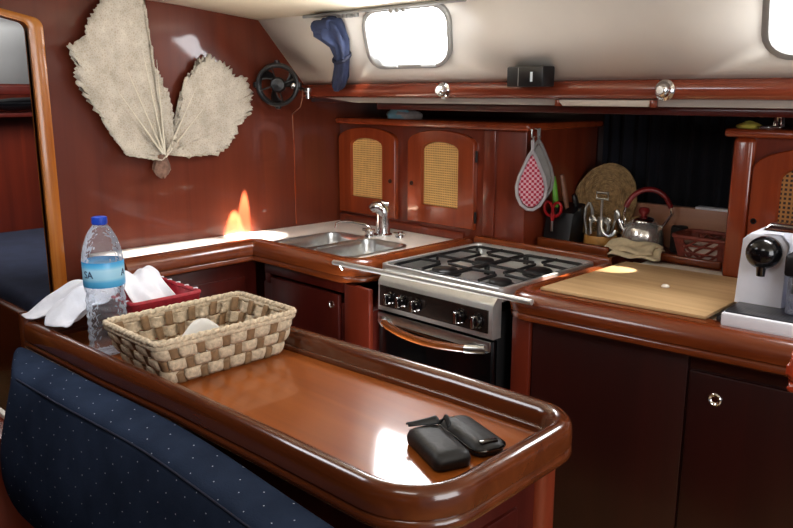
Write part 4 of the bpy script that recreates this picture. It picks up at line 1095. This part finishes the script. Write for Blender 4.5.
for i in range(41):
    v = i / 40; A_, M_, C_ = pw(inn_, v), pw(mid_, v), pw(out_, v); row = []
    for j in range(22):
        u = j / 21
        p = A_ * (1 - u) ** 2 + M_ * 2 * u * (1 - u) + C_ * u * u
        p = p + Vector((0, 0, (.018 * math.sin(v * 17 + u * 3) + .009 * math.sin(v * 31 - u * 6) + .004 * math.sin(v * 60 + u * 11)) * math.sin(PI * min(1, u * .9))))
        p.z = max(p.z, .928 if u > .6 else p.z)
        row.append(p)
    rows.append(row)
grid(bm, rows); obj('draped_side', bm, 'whitecloth', t, smooth=180, solid=.004, sub=1)
bm = B(); rows = []
for i in range(17):
    v = i / 16; y = .925 + .105 * v; row = []
    for j in range(18):
        u = j / 17
        if u < .25: x = RX0 - .016 + .010 * (u / .25); z = .955 + .047 * (u / .25)
        else:
            w_ = (u - .25) / .75; x = RX0 - .006 + .15 * w_; z = 1.004 + .012 * math.sin(w_ * 3) - .085 * w_ ** 1.6
        z += .014 + .006 * math.sin(v * 9 + u * 4) + .004 * math.sin(v * 19 - u * 6)
        row.append((x + .006 * math.sin(v * 7), y - .02 * u * (1 - v) + .01 * math.sin(u * 7), z))
    rows.append(row)
grid(bm, rows); obj('inner_fold', bm, 'whitecloth', t, smooth=180, solid=.004, sub=1)

# water bottle
WX, WY, WZ = -1.795, .803, .8725
t = thing('water_bottle', 'clear plastic water bottle with blue cap and blue label', 'bottle', (WX, WY, WZ))
prof = [(.001, .006), (.018, .004), (.034, 0), (.043, .004), (.0465, .015)]
z = .02
while z < .125:
    prof += [(.0475, z), (.0462, z + .007), (.0445, z + .011), (.0462, z + .015)]; z += .019
prof += [(.0475, .135), (.0455, .145), (.0435, .152), (.0460, .160), (.0480, .168), (.0480, .238), (.0470, .246), (.043, .266), (.036, .288), (.027, .306), (.0175, .318), (.0150, .322), (.0150, .334)]
bm = B(); lathe(bm, prof, (WX, WY, WZ), 40); obj('clear_body', bm, 'pet', t, smooth=60)
bm = B(); lathe(bm, [(.0484, .172), (.0488, .173), (.0488, .232), (.0484, .233)], (WX, WY, WZ), 40); lb = obj('label_band', bm, 'label', t, smooth=60, label='pale blue label band')
def wrap_text(s, size, ang, z, mat, nm):
    bm = text_obj(nm, s, size, None, Matrix.Identity(4), None)
    for v in bm.verts:
        a = ang + v.co.x / .0492; r = .0491 + v.co.z
        v.co = Vector((WX + r * math.cos(a), WY + r * math.sin(a), WZ + z + v.co.y))
    obj(nm, bm, mat, lb)
ca = math.atan2(-WY, -WX)
wrap_text('SA', .024, ca - .80, .204, 'labelink', 'dark_lettering')
wrap_text('A', .024, ca + 1.08, .204, 'labelink', 'dark_lettering')
bm = B(); lathe(bm, [(.001, .338), (.0165, .338), (.0172, .332), (.0172, .322), (.0165, .320)], (WX, WY, WZ), 28)
for q in range(28):
    a = 2 * PI * q / 28; tube(bm, [(WX + .0172 * math.cos(a), WY + .0172 * math.sin(a), WZ + .323), (WX + .0172 * math.cos(a), WY + .0172 * math.sin(a), WZ + .337)], .0008, 4)
obj('cap', bm, 'blueplastic', t, smooth=30)

# ================================================================== LIGHT
def area(name, loc, target, sx, sy, e, col=(1, 1, 1), spread=None):
    l = bpy.data.lights.new(name, 'AREA'); l.shape = 'RECTANGLE'; l.size = sx; l.size_y = sy; l.energy = e; l.color = col
    if spread: l.spread = spread
    o = bpy.data.objects.new(name, l); COL.objects.link(o); o.location = loc
    o.rotation_euler = (Vector(target) - Vector(loc)).to_track_quat('-Z', 'Y').to_euler(); return o
def spot(name, loc, target, e, ang, blend, size=.01, col=(1, 1, 1)):
    l = bpy.data.lights.new(name, 'SPOT'); l.energy = e; l.spot_size = R(ang); l.spot_blend = blend; l.shadow_soft_size = size; l.color = col
    o = bpy.data.objects.new(name, l); COL.objects.link(o); o.location = loc
    o.rotation_euler = (Vector(target) - Vector(loc)).to_track_quat('-Z', 'Y').to_euler(); return o
area('hatch_light', (-1.75, .55, 1.855), (-1.95, .95, .9), .6, .5, 11, (.95, .97, 1))
area('companionway_light', (1.35, .75, 1.35), (-2.6, 1.2, 1.55), 1.3, 1.0, 33, (.98, .98, 1))
area('cabin_light', (-3.5, 1.2, 1.8), (-4.3, 1.5, 1.5), .5, .5, 20)
area('aisle_fill', (-1.7, 1.45, .35), (-1.9, 1.5, 1.9), .9, .25, 10, (1, .97, .93), R(75))  # added low fill lifting ceiling and cream wall, imitates bounce off the floor
area('saloon_fill', (-.45, .25, 1.85), (-1.25, 2.7, 1.05), .5, .4, 5, (1, .97, .94))  # added fill for the dim back shelf; no hatch known here
spot('sun_on_rail', (-2.15, 1.85, 1.74), (-2.335, 2.165, 1.533), 9, 15, .5, .004, (1, .85, .65))
spot('sun_on_bulkhead', (-2.672, 1.866, 1.33), (-2.732, 1.844, .93), 600, 12, .7, .003, (1, .82, .62))
spot('sun_on_bulkhead', (-2.655, 1.80, 1.15), (-2.735, 1.80, .92), 140, 26, .7, .004, (1, .82, .62))
for y in (1.27, 1.36, 1.45, 1.54, 1.63):
    spot('sun_on_ledge', (-2.52, y, 1.40), (-2.655, y, .92), 24, 20, .6, .01, (1, .97, .93))
spot('sun_on_corner', (-2.48, 1.86, 1.5), (-2.63, 1.84, .92), 85, 26, .5, .01, (1, .96, .9))
spot('sun_on_board', (-.95, 2.40, 1.22), (-1.215, 2.235, .94), 45, 15, .35, .004, (1, .95, .85))
spot('sun_on_trim', (-1.20, 2.12, 1.35), (-1.325, 2.06, .935), 90, 12, .5, .004, (1, .92, .8))
w = bpy.data.worlds.new('World'); sc.world = w; w.use_nodes = True
nt = w.node_tree; bg = nt.nodes['Background']
bg.inputs['Color'].default_value = (.80, .85, .95, 1); bg.inputs['Strength'].default_value = .22

# ================================================================== CAMERA
cam = bpy.data.cameras.new('camera'); cam.sensor_width = 36; cam.lens = 36 * 773 / 793; cam.clip_start = .02
co = bpy.data.objects.new('camera', cam); COL.objects.link(co)
co.location = (0, 0, 1.5); co.rotation_euler = (R(90 - 12.474), 0, R(134.647 - 90))
sc.camera = co
sc.view_settings.view_transform = 'Standard'; sc.view_settings.look = 'None'
sc.view_settings.exposure = 0; sc.view_settings.gamma = 1
